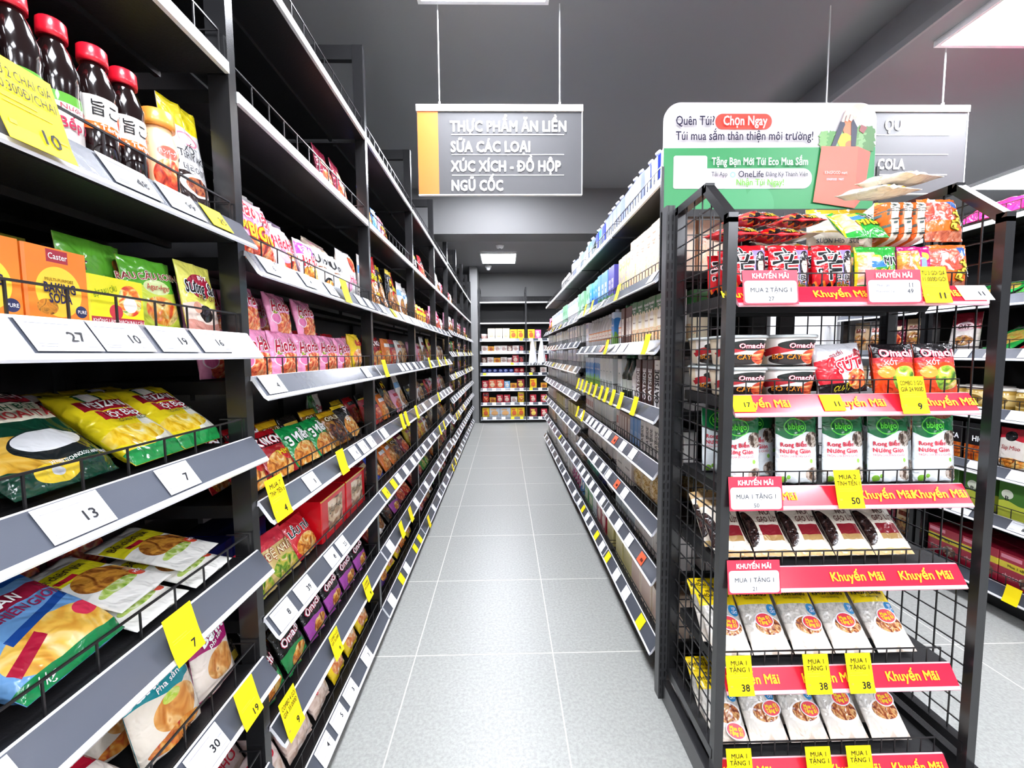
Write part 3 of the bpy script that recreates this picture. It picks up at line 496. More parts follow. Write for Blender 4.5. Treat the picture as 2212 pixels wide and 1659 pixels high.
# --- generic far mixtures
G = [('g_redblack', '#b0161e', REDF, K_, 'red and black snack packet'), ('g_yellow', '#ecc522', NOOD, '#c8321e', 'yellow snack packet'), ('g_white', '#e9e4df', BRNF, '#b04a3a', 'white snack packet'), ('g_pink', '#e8a4be', REDF, '#c82a4a', 'pink snack packet'),
     ('g_black', '#1c1816', DARK, '#d8b43a', 'black snack packet'), ('g_green', '#3f8f3a', GRNF, '#f0e8c8', 'green snack packet'), ('g_orange', '#e87a26', NOOD, W_, 'orange snack packet'), ('g_maroon', '#7a1c34', REDF, '#e8c8a0', 'maroon snack packet'), ('g_tan', '#c9a77e', BRNF, '#6a2a1a', 'tan snack packet'), ('g_purple', '#4b2a6e', NOOD, '#e8c020', 'purple snack packet'), ('g_blue', '#1f3fc0', NOOD, '#f4f4f4', 'blue snack packet')]
for k, b, fd, c2, ds in G:
    dz(k, 'pillow', (.12, .145, .04), b, [('f', .5, .3, .44, .26, fd, 4), ('r', .5, .74, .36, .07, c2)], [], 'snack_packet', 'snack packet', ds)
    dz(k + 'T', 'pouch', (.12, .2, .06), b, [('f', .5, .34, .42, .24, fd, 4), ('r', .5, .72, .34, .07, c2)], [], 'snack_pouch', 'snack pouch', 'tall ' + ds.replace('packet', 'pouch'))
B_ = [('x_cream', (.13, .2, .07), '#f6ecd0', '#f0c8a0', 'cream biscuit box'), ('x_yellow', (.13, .18, .07), '#f4cf22', '#e0622a', 'yellow biscuit box'), ('x_pink', (.11, .17, .07), '#ec6aa6', '#f6c8dc', 'pink biscuit box'), ('x_red', (.12, .15, .07), '#b81c34', '#f0d0c0', 'red biscuit box'),
      ('x_gold', (.12, .1, .07), '#e8a832', '#b8561c', 'golden biscuit box'), ('x_white', (.12, .11, .07), '#efe9e4', '#c8a8a0', 'white biscuit box'), ('x_brown', (.1, .11, .07), '#6a3a34', '#e8d8c8', 'brown biscuit box'), ('x_coral', (.14, .17, .07), '#ea5a3c', '#f6d8b0', 'coral biscuit box'), ('x_sky', (.11, .14, .07), '#7fb4e0', '#f2f2f2', 'sky blue biscuit box'), ('x_silver', (.2, .18, .08), '#c3ccd6', '#e8b070', 'silver-blue biscuit box'), ('x_cookie', (.14, .17, .08), '#8a2030', '#f0d060', 'dark red cookie box'), ('x_black', (.1, .12, .07), '#2a2226', '#c84a4a', 'black biscuit box')]
for k, s, b, c2, ds in B_:
    cart(k, s, b, [('e', .5, .42, .32, .26, c2), ('r', .4, .78, .26, .07, c2)], [], 'biscuit_box', 'biscuit box', ds)
dz('navypk', 'pillow', (.1, .09, .03), '#1c2a78', [('e', .5, .5, .3, .26, '#7a8ad0')], [], 'biscuit_packet', 'biscuit packet', 'navy biscuit packet')
dz('redpk', 'pillow', (.1, .1, .03), '#b01c30', [('e', .5, .5, .3, .26, '#e07a6a')], [], 'biscuit_packet', 'biscuit packet', 'red biscuit packet')
dz('tub', 'bottle', (.045, .1, .045), '#f0dfdc', [('r', .5, .4, 1, .3, '#e8b8b0')], [], 'biscuit_tub', 'biscuit tub', 'round white biscuit tub', cap='#f4eeec', prof=[(.95, 0), (1, .05), (1, .85), (.96, .9)])
dz('bento', 'pillow', (.15, .2, .03), '#2fae4e', [('f', .55, .4, .4, .3, ('#b8862a', '#d8b05a', '#8ac04a'), 4), ('r', .5, .86, .4, .08, '#d8d8d0')], [], 'snack_pouch', 'snack pouch', 'green flat snack pouch')
dz('bentored', 'pillow', (.15, .2, .03), '#c8202e', [('f', .55, .4, .4, .3, REDF, 4), ('r', .5, .86, .4, .08, '#d8d8d0')], [], 'snack_pouch', 'snack pouch', 'red flat snack pouch')
dz('bentogold', 'pillow', (.15, .2, .03), '#c89a2a', [('f', .55, .4, .4, .3, ('#f0e0b0', '#e8cf90', '#c89a2a'), 3), ('r', .8, .5, .2, .5, '#7a1c4a')], [], 'snack_pouch', 'snack pouch', 'gold flat snack pouch')
dz('oat2', 'pouch', (.17, .24, .08), '#eadfd8', [('W', .62, .06, 5, 0, '#a02034'), ('e', .55, .62, .3, .13, '#e8c8cc'), ('f', .6, .25, .3, .14, BRNF, 5)], [('OAT', .55, .62, .12, '#5a1020', dict(max=.4, bold=.03))], 'snack_pouch', 'snack pouch', 'dark red and white granola pouch')
dz('jar', 'bottle', (.05, .11, .05), '#c8a24a', [('r', .5, .5, 1, .3, '#e8cf8a'), ('e', .5, .5, .3, .24, '#8a6a2a')], [], 'honey_jar', 'jar', 'amber honey jar', cap='#e8e2d8', prof=[(.9, 0), (1, .06), (1, .78), (.86, .86)])
dz('jarred', 'bottle', (.045, .1, .045), '#b83030', [('r', .5, .45, 1, .25, '#f0e0d8')], [], 'honey_jar', 'jar', 'red-labelled glass jar', cap='#e8e2d8', prof=[(.9, 0), (1, .06), (1, .78), (.86, .86)])
dz('sauceB', 'pouch', (.13, .2, .06), '#e9e0d6', [('W', .72, .03, 6, 0, '#c02030'), ('f', .55, .15, .45, .12, NOOD, 5), ('e', .4, .8, .2, .12, K_)], [('Súp Miso', .45, .52, .1, '#a02a2a', dict(max=.6))], 'soup_pouch', 'soup pouch', 'white and red soup pouch')
dz('sauceK', 'carton', (.13, .2, .06), '#1a1618', [('F', .5, .22, .5, .2, ('#8a2414', '#d86a1e', '#f0a030'), 3)], [('HICA', .6, .6, .14, W_, dict(max=.6, bold=.03))], 'soup_box', 'soup box', 'black soup box with orange picture')
dz('choco', 'carton', (.17, .16, .12), '#b0203a', [('r', .5, .62, 9, .1, '#e8cf2a'), ('f', .7, .25, .2, .18, ('#4a2a20', '#8a5a44', '#e8d8cc'), 5), ('r', .3, .88, .25, .06, '#e88aa0')], [('Mua 1 tặng 1', .5, .62, .08, '#3a2a10', dict(max=.6)), ('choco', .3, .3, .12, '#f4c8d0', dict(max=.4))], 'chocolate_pie_box', 'pie box', 'red chocolate-pie box with yellow band', rough=.25)
dz('greenB', 'carton', (.14, .22, .08), '#4a7a34', [('w', .4, .04, 6, 0, '#c8cf4a'), ('e', .3, .6, .2, .12, '#e8ecd8')], [('B', .3, .5, .12, K_, dict(max=.3))], 'seaweed_box', 'seaweed box', 'green seaweed box')
dz('pinkfold', 'pillow', (.2, .26, .06), '#e0286e', [('F', .5, .5, .5, .5, ('#b81c50', '#e0286e', '#f05a92'), 2)], [], 'snack_pouch', 'snack pouch', 'bright pink folded snack pouch')
# --- sauces by lathe
SOYP = [(.9, 0), (1, .02), (1, .44), (.96, .5), (1, .55), (.98, .66), (.66, .8), (.5, .84), (.5, .87)]
dz('soy', 'bottle', (.0265, .2, .0265), '#170c0c', [('r', .5, .33, 1.2, .2, '#d9d2cc'), ('r', .5, .5, 1.2, .04, '#5a9a3a')], [('Nước Màu', .55, .43, .04, '#a03a4a', dict(max=.6)), ('Bếp Xưa', .6, .3, .085, '#b02a4a', dict(max=.7, bold=.03))], 'sauce_bottle', 'sauce bottle', 'dark sauce bottle with red cap', cap='#e0182e', capr=(.9, 1.0), prof=SOYP, rough=.08)
dz('teri', 'bottle', (.0265, .2, .0265), '#170c0c', [('r', .5, .55, 1.2, .13, '#e9e4de'), ('r', .5, .42, 1.2, .035, '#ee6a2a'), ('f', .75, .52, .13, .06, REDF, 4)], [('旨こく', .5, .57, .1, K_, dict(max=.6)), ('Teriyaki', .55, .42, .045, W_, dict(max=.5, bold=.02))], 'sauce_bottle', 'sauce bottle', 'teriyaki sauce bottle with red cap', cap='#e0182e', capr=(.9, 1.0), prof=[(.9, 0), (1, .02), (1, .34), (.93, .38), (1, .42), (1, .68), (.7, .8), (.56, .84), (.56, .87)], rough=.08)
dz('hamb', 'bottle', (.03, .17, .03), '#efc79a', [('f', .42, .36, .3, .22, REDF, 4), ('e', .4, .66, .2, .08, '#d85a4a'), ('r', .5, .12, .4, .06, '#e8d8c8')], [('てりやき', .76, .4, .13, K_, dict(rot=-90, max=.7, bold=.02)), ('ハンバーグ', .38, .66, .05, W_, dict(max=.3))], 'sauce_bottle', 'sauce bottle', 'peach hamburger sauce bottle', cap='#f2a040', capr=(.9, 1), prof=[(.85, 0), (1, .04), (.95, .45), (1, .6), (.8, .74), (.72, .78), (.72, .82)], rough=.25)
dz('xot', 'pouch', (.095, .23, .045), '#d9d9d9', [('w', .36, .02, 5, 0, '#2a1c1a'), ('e', .55, .27, .42, .1, '#e6e4e0'), ('f', .58, .27, .34, .08, ('#4a1a12', '#7a3424', '#a8643a', '#8a4a32'), 7), ('e', .55, .7, .28, .06, '#e88aa0'), ('e', .55, .7, .24, .045, '#f6dade'), ('W', .8, .02, 5, 1, '#f0dc20')],
   [('XỐT', .55, .6, .065, '#2a2a30', dict(max=.4)), ('TERIYAKI', .52, .53, .065, '#2a2a30', dict(max=.7)), ('데리야끼', .52, .41, .06, '#2a2a30', dict(max=.6))], 'sauce_pouch', 'sauce pouch', 'grey teriyaki sauce pouch with yellow top')

CLEAR = None
PROTO = {}
def proto(key):
    if key in PROTO: return PROTO[key]
    d = D[key]; w, h, dp = d['s']; k = d['k']
    m = design_mat('print_' + key, d['b'], d['L'], rough=d.get('rough', .2), bump=d.get('bump', .5 if k in ('pillow', 'pouch', 'block') else .0), coat=d.get('coat', .3))
    kids = []
    if k in ('pillow', 'pouch', 'block'):
        mb, front = make_pillow(w, h, dp, k, hash(key) % 1000 if False else sum(map(ord, key)))
    elif k in ('carton', 'gable'):
        mb, front = make_carton(w, h, dp, gable=.2 * h if k == 'gable' else 0)
        if d.get('cap'):
            cb = MB(); 
            if k == 'gable': cb.lathe([(.014, 0), (.014, .014), (.012, .017)], 12); Mc = T(0, dp * .3, h * .9) @ RX(rad(38))
            else: cb.lathe([(.015, 0), (.015, .016), (.013, .019)], 12); Mc = T(0, dp * .5, h)
            kids.append(('cap', cb.mesh('cap', [mat('cap_' + d['cap'], d['cap'], .35)]), Mc))
    elif k == 'bottle':
        prof = [(r * w, z * h) for r, z in d['prof']]
        mb = MB(); mb.lathe(prof, 20, H=prof[-1][1]); front = surf_lathe(prof)
        r = prof[-1][0] * 1.12; z0 = prof[-1][1]
        if d.get('capr'): r = w * d['prof'][-1][0] * 1.25
        cb = MB(); cb.lathe([(r, 0), (r * 1.02, (h - z0) * .3), (r * .98, (h - z0) * .9), (r * .85, h - z0)], 18)
        kids.append(('cap', cb.mesh('cap', [mat('cap_' + d['cap'], d['cap'], .3, coat=.4)]), T(0, 0, z0)))
    elif k == 'cup':
        prof = [(w * .8, 0), (w * .85, .004), (w * .98, h * .86), (w * .98, h * .88)]
        mb = MB(); mb.lathe(prof, 32, H=h * .88, sq=2.5); front = surf_lathe(prof)
        f0 = front
        def front(u, v, f0=f0):
            (x, y, z), n = f0(u, v); a = (u - .5) * PI; q = (abs(math.sin(a)) ** 4.5 + abs(math.cos(a)) ** 4.5) ** (1 / 4.5)
            return (x / q, y / q, z), (0, -1, 0)
        cb = MB(); cb.lathe([(w * 1.03, 0), (w * 1.04, .006), (w * 1.0, .009), (w * .94, .010), (w * .9, .006)], 32, sq=2.5)
        kids.append(('lid', cb.mesh('lid', [mat('clear_lid', '#aeb4b4', .08, coat=1, spec=.8)]), T(0, 0, h * .88)))
    body = mb.mesh(d['n'], [m])
    let = lettering(d['t'], w if k not in ('bottle', 'cup') else 2 * w * PI / 2 * .9, h if k != 'bottle' else prof[-1][1], front, eps=.0016 if k in ('pillow', 'pouch', 'block') else .0006) if d['t'] else None
    PROTO[key] = (body, let, kids); return PROTO[key]

def place(key, M, label, group=None, far=False):
    body, let, kids = proto(key); d = D[key]
    o = link(d['n'], body, None, M)
    tag(o, label, d['c'], group)
    for n, me, Mc in kids: link(n, me, o, Mc)
    if let and not far: link('lettering', let, o)
    return o

# ------------------------------------------------------------------ shelving
ORD = 'first second third fourth fifth sixth seventh eighth ninth tenth eleventh twelfth thirteenth fourteenth fifteenth sixteenth seventeenth eighteenth nineteenth twentieth'.split()
RPROF = [(-.002, .056), (-.0065, .055), (-.0375, .0085), (-.0425, .001), (-.040, -.003), (-.03, .004), (-.004, .044), (-.0005, .044)]
RTH = -math.atan2(.029, .044)
RAILM = {}
def rail_mesh(W, style):
    k = (round(W, 3), style)
    if k not in RAILM:
        mb = MB(); mb.extrude_x(RPROF, .006, W - .006, [0, 1, 0, 0, 0, 0, 0, 0])
        RAILM[k] = mb.mesh('price_rail', [PINKLIP, RED] if style == 'red' else [LIP, RAILGREY])
    return RAILM[k]
def grille_mesh(W, h, step, r=.0026, cache={}, ret=True):
    k = (round(W, 3), h, step, ret)
    if k not in cache:
        mb = MB(); mb.bar((.02, 0, h), (W - .02, 0, h), r * 1.3, 0); mb.bar((.02, 0, .004), (W - .02, 0, .004), r)
        n = max(2, round((W - .04) / step))
        for i in range(n + 1):
            x = .02 + (W - .04) * i / n; mb.bar((x, 0, .0), (x, 0, h), r)
        for x in (.02, W - .02) if ret else (): mb.bar((x, 0, h), (x, .05, h), r)
        cache[k] = mb.mesh('guard_grille', [WIRE])
    return cache[k]

class Bay:
    def __init__(s, M, W, zs, desc, where, D=.42, H=2.65, thin=(), style='grey', post='frame', last=False, back=2.25, step=.075, gh=.055, name='shelving_bay', label=None, side=1, fartags=False, rw=None):
        s.M = M; s.W = W; s.zs = list(zs); s.desc = desc; s.n = {}; s.D = D; s.where = where; s.tagn = 0
        e = bpy.data.objects.new(name, None); COL.objects.link(e); e.matrix_basis = M; s.e = e; s.fartags = fartags; s.rw = rw
        tag(e, label or ('black steel shelving unit with price rails, ' + desc), 'shelving', where)
        for x in ([] if post == 'none' else [0] + ([W] if last else [])):
            mb = MB()
            if post == 'frame':
                mb.box(x - .013, x + .013, .0, .045, 0.02, H, 0); link('post', mb.mesh('post', [BLACKGLOSS]), e)
                mb = MB(); mb.box(x - .012, x + .012, D - .01, D + .035, 0.02, H, 0); link('post', mb.mesh('post', [BLACK]), e)
                
                for za, zb in ((H - .06, H), (.025, .048)): mb = MB(); mb.box(x - .012, x + .012, .045, D - .01, za, zb, 0); link('side_rail', mb.mesh('side_rail', [BLACK]), e)
                for yy in (.02, D):
                    mb = MB(); mb.lathe([(.014, 0), (.014, .02)], 10); link('foot', mb.mesh('foot', [BLACK]), e, T(x, yy, 0))
            else:
                mb = MB(); mb.box(x - .0135, x + .0135, D - .05, D, .0, H, 0); link('post', mb.mesh('post', [BLACK]), e)
                mb = MB(); mb.box(x - .013, x + .013, .055, D - .051, .02, .09, 0); link('foot', mb.mesh('foot', [BLACK]), e)
        if post != 'none': mb = MB(); mb.box(.014, W - .014, D + .012, D + .022, .05, back, 0); link('back_panel', mb.mesh('back_panel', [BLACK]), e)
        for i, z in enumerate(zs):
            mb = MB(); mb.box(.016, W - .016, .004, D + .008, z + .012, z + .043, 0)
            for yy in (.14, .28): mb.box(.02, W - .02, yy, yy + .012, z - .002, z + .012, 0)
            b = link('shelf', mb.mesh('shelf', [BLACK]), e)
            r = link('price_rail', rail_mesh(rw or W, style), b, T(0, 0, z)); r['label'] = 'price rail with clear front strip'
            link('guard_grille', grille_mesh(rw or W, gh, step, ret=not rw), b, T(0, .008, z + .044))
        s.under = [z - .002 for z in list(s.zs)] + [z - .012 for z in thin]
        s.zs = [z + .044 for z in s.zs]
        for z in thin:
            mb = MB(); mb.box(.016, W - .016, .006, D + .008, z - .0, z + .03, 0)
            for yy in (.14, .28): mb.box(.02, W - .02, yy, yy + .012, z - .012, z, 0)
            b = link('shelf', mb.mesh('shelf', [BLACK]), e)
            mb = MB(); mb.box(.014, W - .014, -.004, .0055, z - .0, z + .024, 0); link('front_edge', mb.mesh('front_edge', [STEEL]), b)
            link('guard_grille', grille_mesh(W, gh, step), b, T(0, .012, z + .031))
            s.zs.append(z + .031)
        # plinth and back shelf for the base
        if post != 'none': mb = MB(); mb.box(.02, W - .02, .05, D, .0, min(.05, zs[0] + .01), 0); link('plinth', mb.mesh('plinth', [BLACK]), e)
        s.base = list(zs)
        s.thin0 = len(zs)
    def lv(s, i):
        if i >= s.thin0: return ['top', 'bare top'][0] if i == len(s.zs) - 1 else 'second-highest'
        return 'lowest' if i == 0 else ORD[i] + '-lowest'
    def put(s, key, lvl, x, y=.03, tilt=0, yaw=0, dz=0, row='', far=False, roll=0, flat=False):
        d = D[key]; w, h, dp = d['s']; k = d['k']
        k2 = (lvl, row); s.n[k2] = s.n.get(k2, 0) + 1; o = ORD[s.n[k2] - 1]
        off = dp / 2 if k in ('pillow', 'pouch', 'block') else 0 if k in ('carton', 'gable') else w
        if k == 'cup': off = w
        t = rad(tilt)
        soft = k in ('pillow', 'pouch', 'block')
        lift = dp / 2 * math.sin(t) * (1 if soft else 0) + .0015
        up = [q for q in s.under if q > s.zs[lvl] + .02]
        clear = (min(up) if up else 9) - s.zs[lvl] - dz - .004
        need = h * math.cos(t) + (dp if soft else 0) * math.sin(t) + (w / 2 * abs(math.sin(rad(roll)))) + (.024 if d.get('cap') and k in ('carton', 'gable') else 0)
        hw = (w if k in ('bottle', 'cup') else w / 2) * (1.05 if k == 'cup' else 1) + .5 * dp * abs(math.sin(rad(yaw))) * soft
        sc = min(1, clear / need, (s.W - .05) / (2 * hw)); hw *= sc; lift *= sc; off *= sc
        mg = .0225 if not s.rw else .0025
        x = min(max(x, mg + hw), s.W - mg - hw)
        M = s.M @ T(x, y + off * (math.cos(t) if k not in ('carton', 'gable') else 1), s.zs[lvl] + dz + lift) @ RZ(rad(yaw)) @ RX(-t) @ RY(rad(roll)) @ Matrix.Scale(sc, 4)
        rr = {'': '%s on', 'b': '%s at back of', 'u': '%s in upper layer of', 'c': '%s in third row of'}[row] % o
        lab = '%s, %s %s shelf, %s' % (d['d'], rr, s.lv(lvl), s.desc)
        return place(key, M, lab, '%s on the %s shelf, %s' % (d['n'].replace('_', ' ') + 's', s.lv(lvl), s.desc), far)
    def row(s, lvl, keys, y=.03, x0=.03, x1=None, tilt=0, yaw=5, row='', far=False, tj=4, dz=0):
        x1 = x1 if x1 is not None else s.W - .03
        ws = [D[k]['s'][0] * (2 if D[k]['k'] in ('bottle', 'cup') else 1) for k in keys]
        tot = sum(ws)
        gap = (x1 - x0 - tot) / max(1, len(keys))
        x = x0
        for k, w in zip(keys, ws):
            if x + w > x1 + .004: break
            g = max(gap, .002)
            soft = D[k]['k'] in ('pillow', 'pouch', 'block')
            hs = D[k]['s'][1]; lim = .0
            ya = (RNG.uniform(-yaw, yaw) if soft else RNG.uniform(-1, 1)) * (1 if g > .006 else .4)
            s.put(k, lvl, x + w / 2 + g / 2, y + RNG.uniform(0, .008), tilt + (RNG.uniform(-tj, tj) if tilt and soft else 0), ya, row=row, far=far, dz=dz)
            x += w + g
    def tags(s, lvl, items):
        """items: (x, kind, digits)"""
        for x, kind, dg in items:
            s.tagn += 1
            z = s.base[lvl] + .032
            price_tag(s.M @ (T(x, -.0405, z) @ RX(rad(-14)) if kind in ('yellow', 'cardyellow') else T(x, -.0225, z) @ RX(RTH) @ T(0, -.0025, 0)), kind, dg, 'on the %s rail, %s' % (s.lv(lvl), s.desc), s, lvl)

TAGM = {}
def tag_mesh(kind, dg, full=True):
    key = (kind, dg, full)
    if key in TAGM: return TAGM[key]
    w, h0, h1 = {'white': (.07, -.025, .025), 'yellow': (.062, -.034, .05), 'yellowflat': (.06, -.025, .025), 'orange': (.06, -.022, .022), 'narrow': (.04, -.024, .024), 'narrowyellow': (.036, -.024, .03), 'bigwhite': (.084, -.026, .026), 'cardyellow': (.075, -.03, .075)}[kind]
    m = PAPER if 'white' in kind or kind == 'narrow' else ORANGETAG if kind == 'orange' else YELLOW
    mb = MB(); 
    if 'yellow' in kind and h1 > .04:              # curled talker
        n = 5; prof = []
        for i in range(n + 1):
            z = h0 + (h1 - h0) * i / n; prof.append((-.012 * max(0, (z - .02) / .04) ** 1.5 * 0 - .004 * max(0, (-z - .01) / .03), z))
        for i in range(n):
            (ya, za), (yb, zb) = prof[i], prof[i + 1]
            mb.add([(-w / 2, ya, za), (w / 2, ya, za), (w / 2, yb, zb), (-w / 2, yb, zb), (-w / 2, ya + .0006, za), (w / 2, ya + .0006, za), (w / 2, yb + .0006, zb), (-w / 2, yb + .0006, zb)], [(0, 1, 2, 3), (7, 6, 5, 4)])
    else: mb.box(-w / 2, w / 2, 0, .0008, h0, h1)
    body = mb.mesh('price_tag', [m]); H = h1 - h0; let = None
    if dg:
        def sf(u, v): return ((u - .5) * w, -.0003 - .004 * max(0, -(h0 + v * H) - .01) / .03, h0 + v * H), (0, -1, 0)
        tx = []
        parts = dg.split('|'); num = parts[-1]
        tx.append((num, .68 if kind != 'narrow' else .5, .42 if H < .07 else .2, .3 if H < .07 else .17, '#1c1c20', dict(max=.4, bold=.02)))
        for i, ln in enumerate(parts[:-1]): tx.append((ln, .5, .82 - .17 * i, .115, '#2a2610', dict(max=.86)))
        let = lettering(tx, w, H, sf, eps=.0005)
        if full and kind in ('white', 'bigwhite', 'cardyellow', 'yellow'):
            lb = MB(); g = ink('#9a9aa2') if m is PAPER else ink('#b8a43a')
            for (a, b_, v, t) in ((.08, .7, .8, .03), (.08, .34, .2, .025), (.08, .3, .12, .02), (.84, .96, .5, .05), (.74, .96, .12, .03)) if H < .07 else ((.1, .6, .5, .012), (.1, .8, .44, .012), (.8, .95, .22, .03), (.1, .2, .2, .05)):
                lb.box((a - .5) * w, (b_ - .5) * w, -.0007 - (.004 if v < .15 and H > .07 else 0), -.0002, h0 + v * H, h0 + (v + t) * H)
            let2 = lb.mesh('small_print', [g])
            TAGM[key] = (body, let, let2); return TAGM[key]
    TAGM[key] = (body, let, None); return TAGM[key]
TAGC = {}
FARTAG = MB()
def price_tag(M, kind, dg, where, owner, lvl, full=True):
    if getattr(owner, 'fartags', False):
        hw = .03 if 'yellow' in kind else .036; h0, h1 = (-.034, .05) if kind == 'yellow' else (-.025, .025)
        FARTAG.box(-hw, hw, 0, .0008, h0, h1, 1 if 'yellow' in kind else 0, M); return
    body, let, l2 = tag_mesh(kind, dg, full)
    k = (id(owner), lvl); TAGC[k] = TAGC.get(k, 0) + 1
    o = link('price_tag', body, None, M)
    col = 'white' if kind in ('white', 'narrow', 'bigwhite') else 'orange' if kind == 'orange' else 'yellow'
    num = (' reading ' + dg.split('|')[-1]) if dg else ''
    tag(o, '%s price tag%s, %s %s' % (col, num, ORD[(TAGC[k] - 1) % 20], where), 'price tag', 'price tags ' + where)
    if let: link('lettering', let, o)
    if l2: link('small_print', l2, o)
    return o

# ------------------------------------------------------------------ room
def floor_mat():
    m = bpy.data.materials.new('grey_floor_tile'); m.use_nodes = True; nt = m.node_tree; N = nt.nodes; L = nt.links; b = N['Principled BSDF']
    tc = N.new('ShaderNodeTexCoord')
    mp = N.new('ShaderNodeMapping'); mp.inputs['Location'].default_value = (.3996, -1.740, 0); L.new(tc.outputs['Object'], mp.inputs['Vector'])
    sx = N.new('ShaderNodeSeparateXYZ'); L.new(mp.outputs[0], sx.inputs[0])
    masks = []
    for i in (0, 1):
        a = N.new('ShaderNodeMath'); a.operation = 'PINGPONG'; a.inputs[1].default_value = .3; L.new(sx.outputs[i], a.inputs[0])
        g = N.new('ShaderNodeMath'); g.operation = 'LESS_THAN'; g.inputs[1].default_value = .0022; L.new(a.outputs[0], g.inputs[0]); masks.append(g)
    mx = N.new('ShaderNodeMath'); mx.operation = 'MAXIMUM'; L.new(masks[0].outputs[0], mx.inputs[0]); L.new(masks[1].outputs[0], mx.inputs[1])
    n1 = N.new('ShaderNodeTexNoise'); n1.inputs['Scale'].default_value = 85; n1.inputs['Detail'].default_value = 6; n1.inputs['Roughness'].default_value = .7; L.new(tc.outputs['Object'], n1.inputs['Vector'])
    rp = N.new('ShaderNodeValToRGB'); e = rp.color_ramp.elements; e[0].position = .36; e[0].color = lin('#838480'); e[1].position = .6; e[1].color = lin('#979894'); L.new(n1.outputs['Fac'], rp.inputs[0])
    mi = N.new('ShaderNodeMix'); mi.data_type = 'RGBA'; ia, ib = [i for i in mi.inputs if i.type == 'RGBA'][:2]
    L.new(mx.outputs[0], mi.inputs['Factor']); L.new(rp.outputs[0], ia); ib.default_value = lin('#cfcec6')
    L.new([o for o in mi.outputs if o.type == 'RGBA'][0], b.inputs['Base Color'])
    b.inputs['Roughness'].default_value = .38; b.inputs['Specular IOR Level'].default_value = .5
    return m
def wall_mat(name, col, rough=.8):
    return mat(name, col, rough, bump=(90, .06), spec=.25)
DARKCEIL = wall_mat('dark_grey_ceiling_paint', '#858587', .7)
DARKWALL = wall_mat('dark_grey_wall_paint', '#6e6e70', .75)
MIDWALL = wall_mat('mid_grey_wall_paint', '#7c7c7c', .75)
RX0, RX1, RY0, RY1, ZC = -3.2, 4.95, -2.6, 8.58, 2.95
def slab(name, x0, x1, y0, y1, z0, z1, m):
    mb = MB(); mb.box(x0, x1, y0, y1, z0, z1); return struct(name, mb.mesh(name, [m]))
slab('floor', RX0, RX1, RY0, RY1, -.1, 0, floor_mat())
slab('ceiling', RX0, RX1, RY0, RY1, ZC, ZC + .1, DARKCEIL)
slab('wall_back', RX0 - .1, RX1 + .1, RY1, RY1 + .1, -.1, ZC + .1, MIDWALL)
slab('wall_left', RX0 - .1, RX0, RY0, RY1, -.1, ZC + .1, DARKWALL)
slab('wall_right', RX1, RX1 + .1, RY0, RY1, -.1, ZC + .1, MIDWALL)
slab('wall_front', RX0 - .1, RX1 + .1, RY0 - .1, RY0, -.1, ZC + .1, wall_mat('light_wall_paint', '#a4a4a2', .7))
slab('ceiling_beam', RX0, 1.94, 4.26, 4.55, 2.51, ZC - .001, wall_mat('light_grey_beam_paint', '#6c6c6c', .75))
slab('ceiling_soffit', 1.94, RX1, RY0, RY1, 2.77, ZC - .001, DARKCEIL)
slab('wall_column', -.635, -.492, 7.92, 8.575, 0, ZC - .002, MIDWALL)
slab('trim_1', 1.925, 1.9395, RY0 + .01, 4.25, 2.765, 2.80, mat('grey_edge_trim', '#8a8a8c', .5))

def panel(x, y, z, w=.6, l=.6, s=26, where=''):
    e = bpy.data.objects.new('ceiling_light', None); COL.objects.link(e); e.location = (x, y, z)
    tag(e, 'square white LED panel ' + where, 'ceiling light', 'square ceiling panels')
    mb = MB(); t = .018
    for (a, b, c, d) in ((-w / 2, w / 2, -l / 2, -l / 2 + t), (-w / 2, w / 2, l / 2 - t, l / 2), (-w / 2, -w / 2 + t, -l / 2 + t, l / 2 - t), (w / 2 - t, w / 2, -l / 2 + t, l / 2 - t)): mb.box(a, b, c, d, -.03, -.002)
    link('frame', mb.mesh('frame', [WHITE]), e)
    mb = MB(); mb.box(-w / 2 + t, w / 2 - t, -l / 2 + t, l / 2 - t, -.026, -.01)
    link('diffuser', mb.mesh('diffuser', [mat('panel_light_%d' % s, '#ffffff', .5, emit=('#f3f6ff', s))]), e)
for y, wh in ((-1.9, 'behind the viewer over the middle aisle'), (-.06, 'above the viewer over the middle aisle'), (1.765, 'above the aisle sign wires'), (3.58, 'hidden behind the aisle sign'), (5.4, 'just past the ceiling beam'), (7.23, 'near the far wall above the camera dome')):
    panel(-.08, y - .02, ZC, .6, .6 if y < 7 else .74, 26, wh)
for y, wh in ((-1.9, 'behind the viewer over the second aisle'), (-.1, 'beside the viewer over the second aisle'), (1.785, 'on the soffit above the white-topped sign'), (3.5, 'on the soffit past the promotional poster'), (5.4, 'on the soffit deep in the second aisle')):
    panel(2.345, y - .04, 2.77, .6, .6, 26, wh)
for y, wh in ((-.1, 'over the third aisle beside the viewer'), (1.7, 'over the third aisle near pink packs'), (3.47, 'over the third aisle past the pink packs')):
    panel(4.4, y, 2.77, .56, .6, 26, wh)
for x, wh in ((-2.0, 'far left'), (1.1, 'between aisles')):  # unseen panels, added to brighten upright faces turned toward the viewer
    for y, w2 in ((-.9, 'front row'), (-1.9, 'row by the front wall')): panel(x, y, ZC, .6, .6, 14, 'added as fill, front zone, %s, %s' % (wh, w2))
for y, wh in ((1.0, 'behind the left shelving, near end'), (4.0, 'behind the left shelving before the beam'), (6.5, 'behind the left shelving beyond the beam')):
    panel(-2.2, y, ZC, .6, .6, 14, wh)

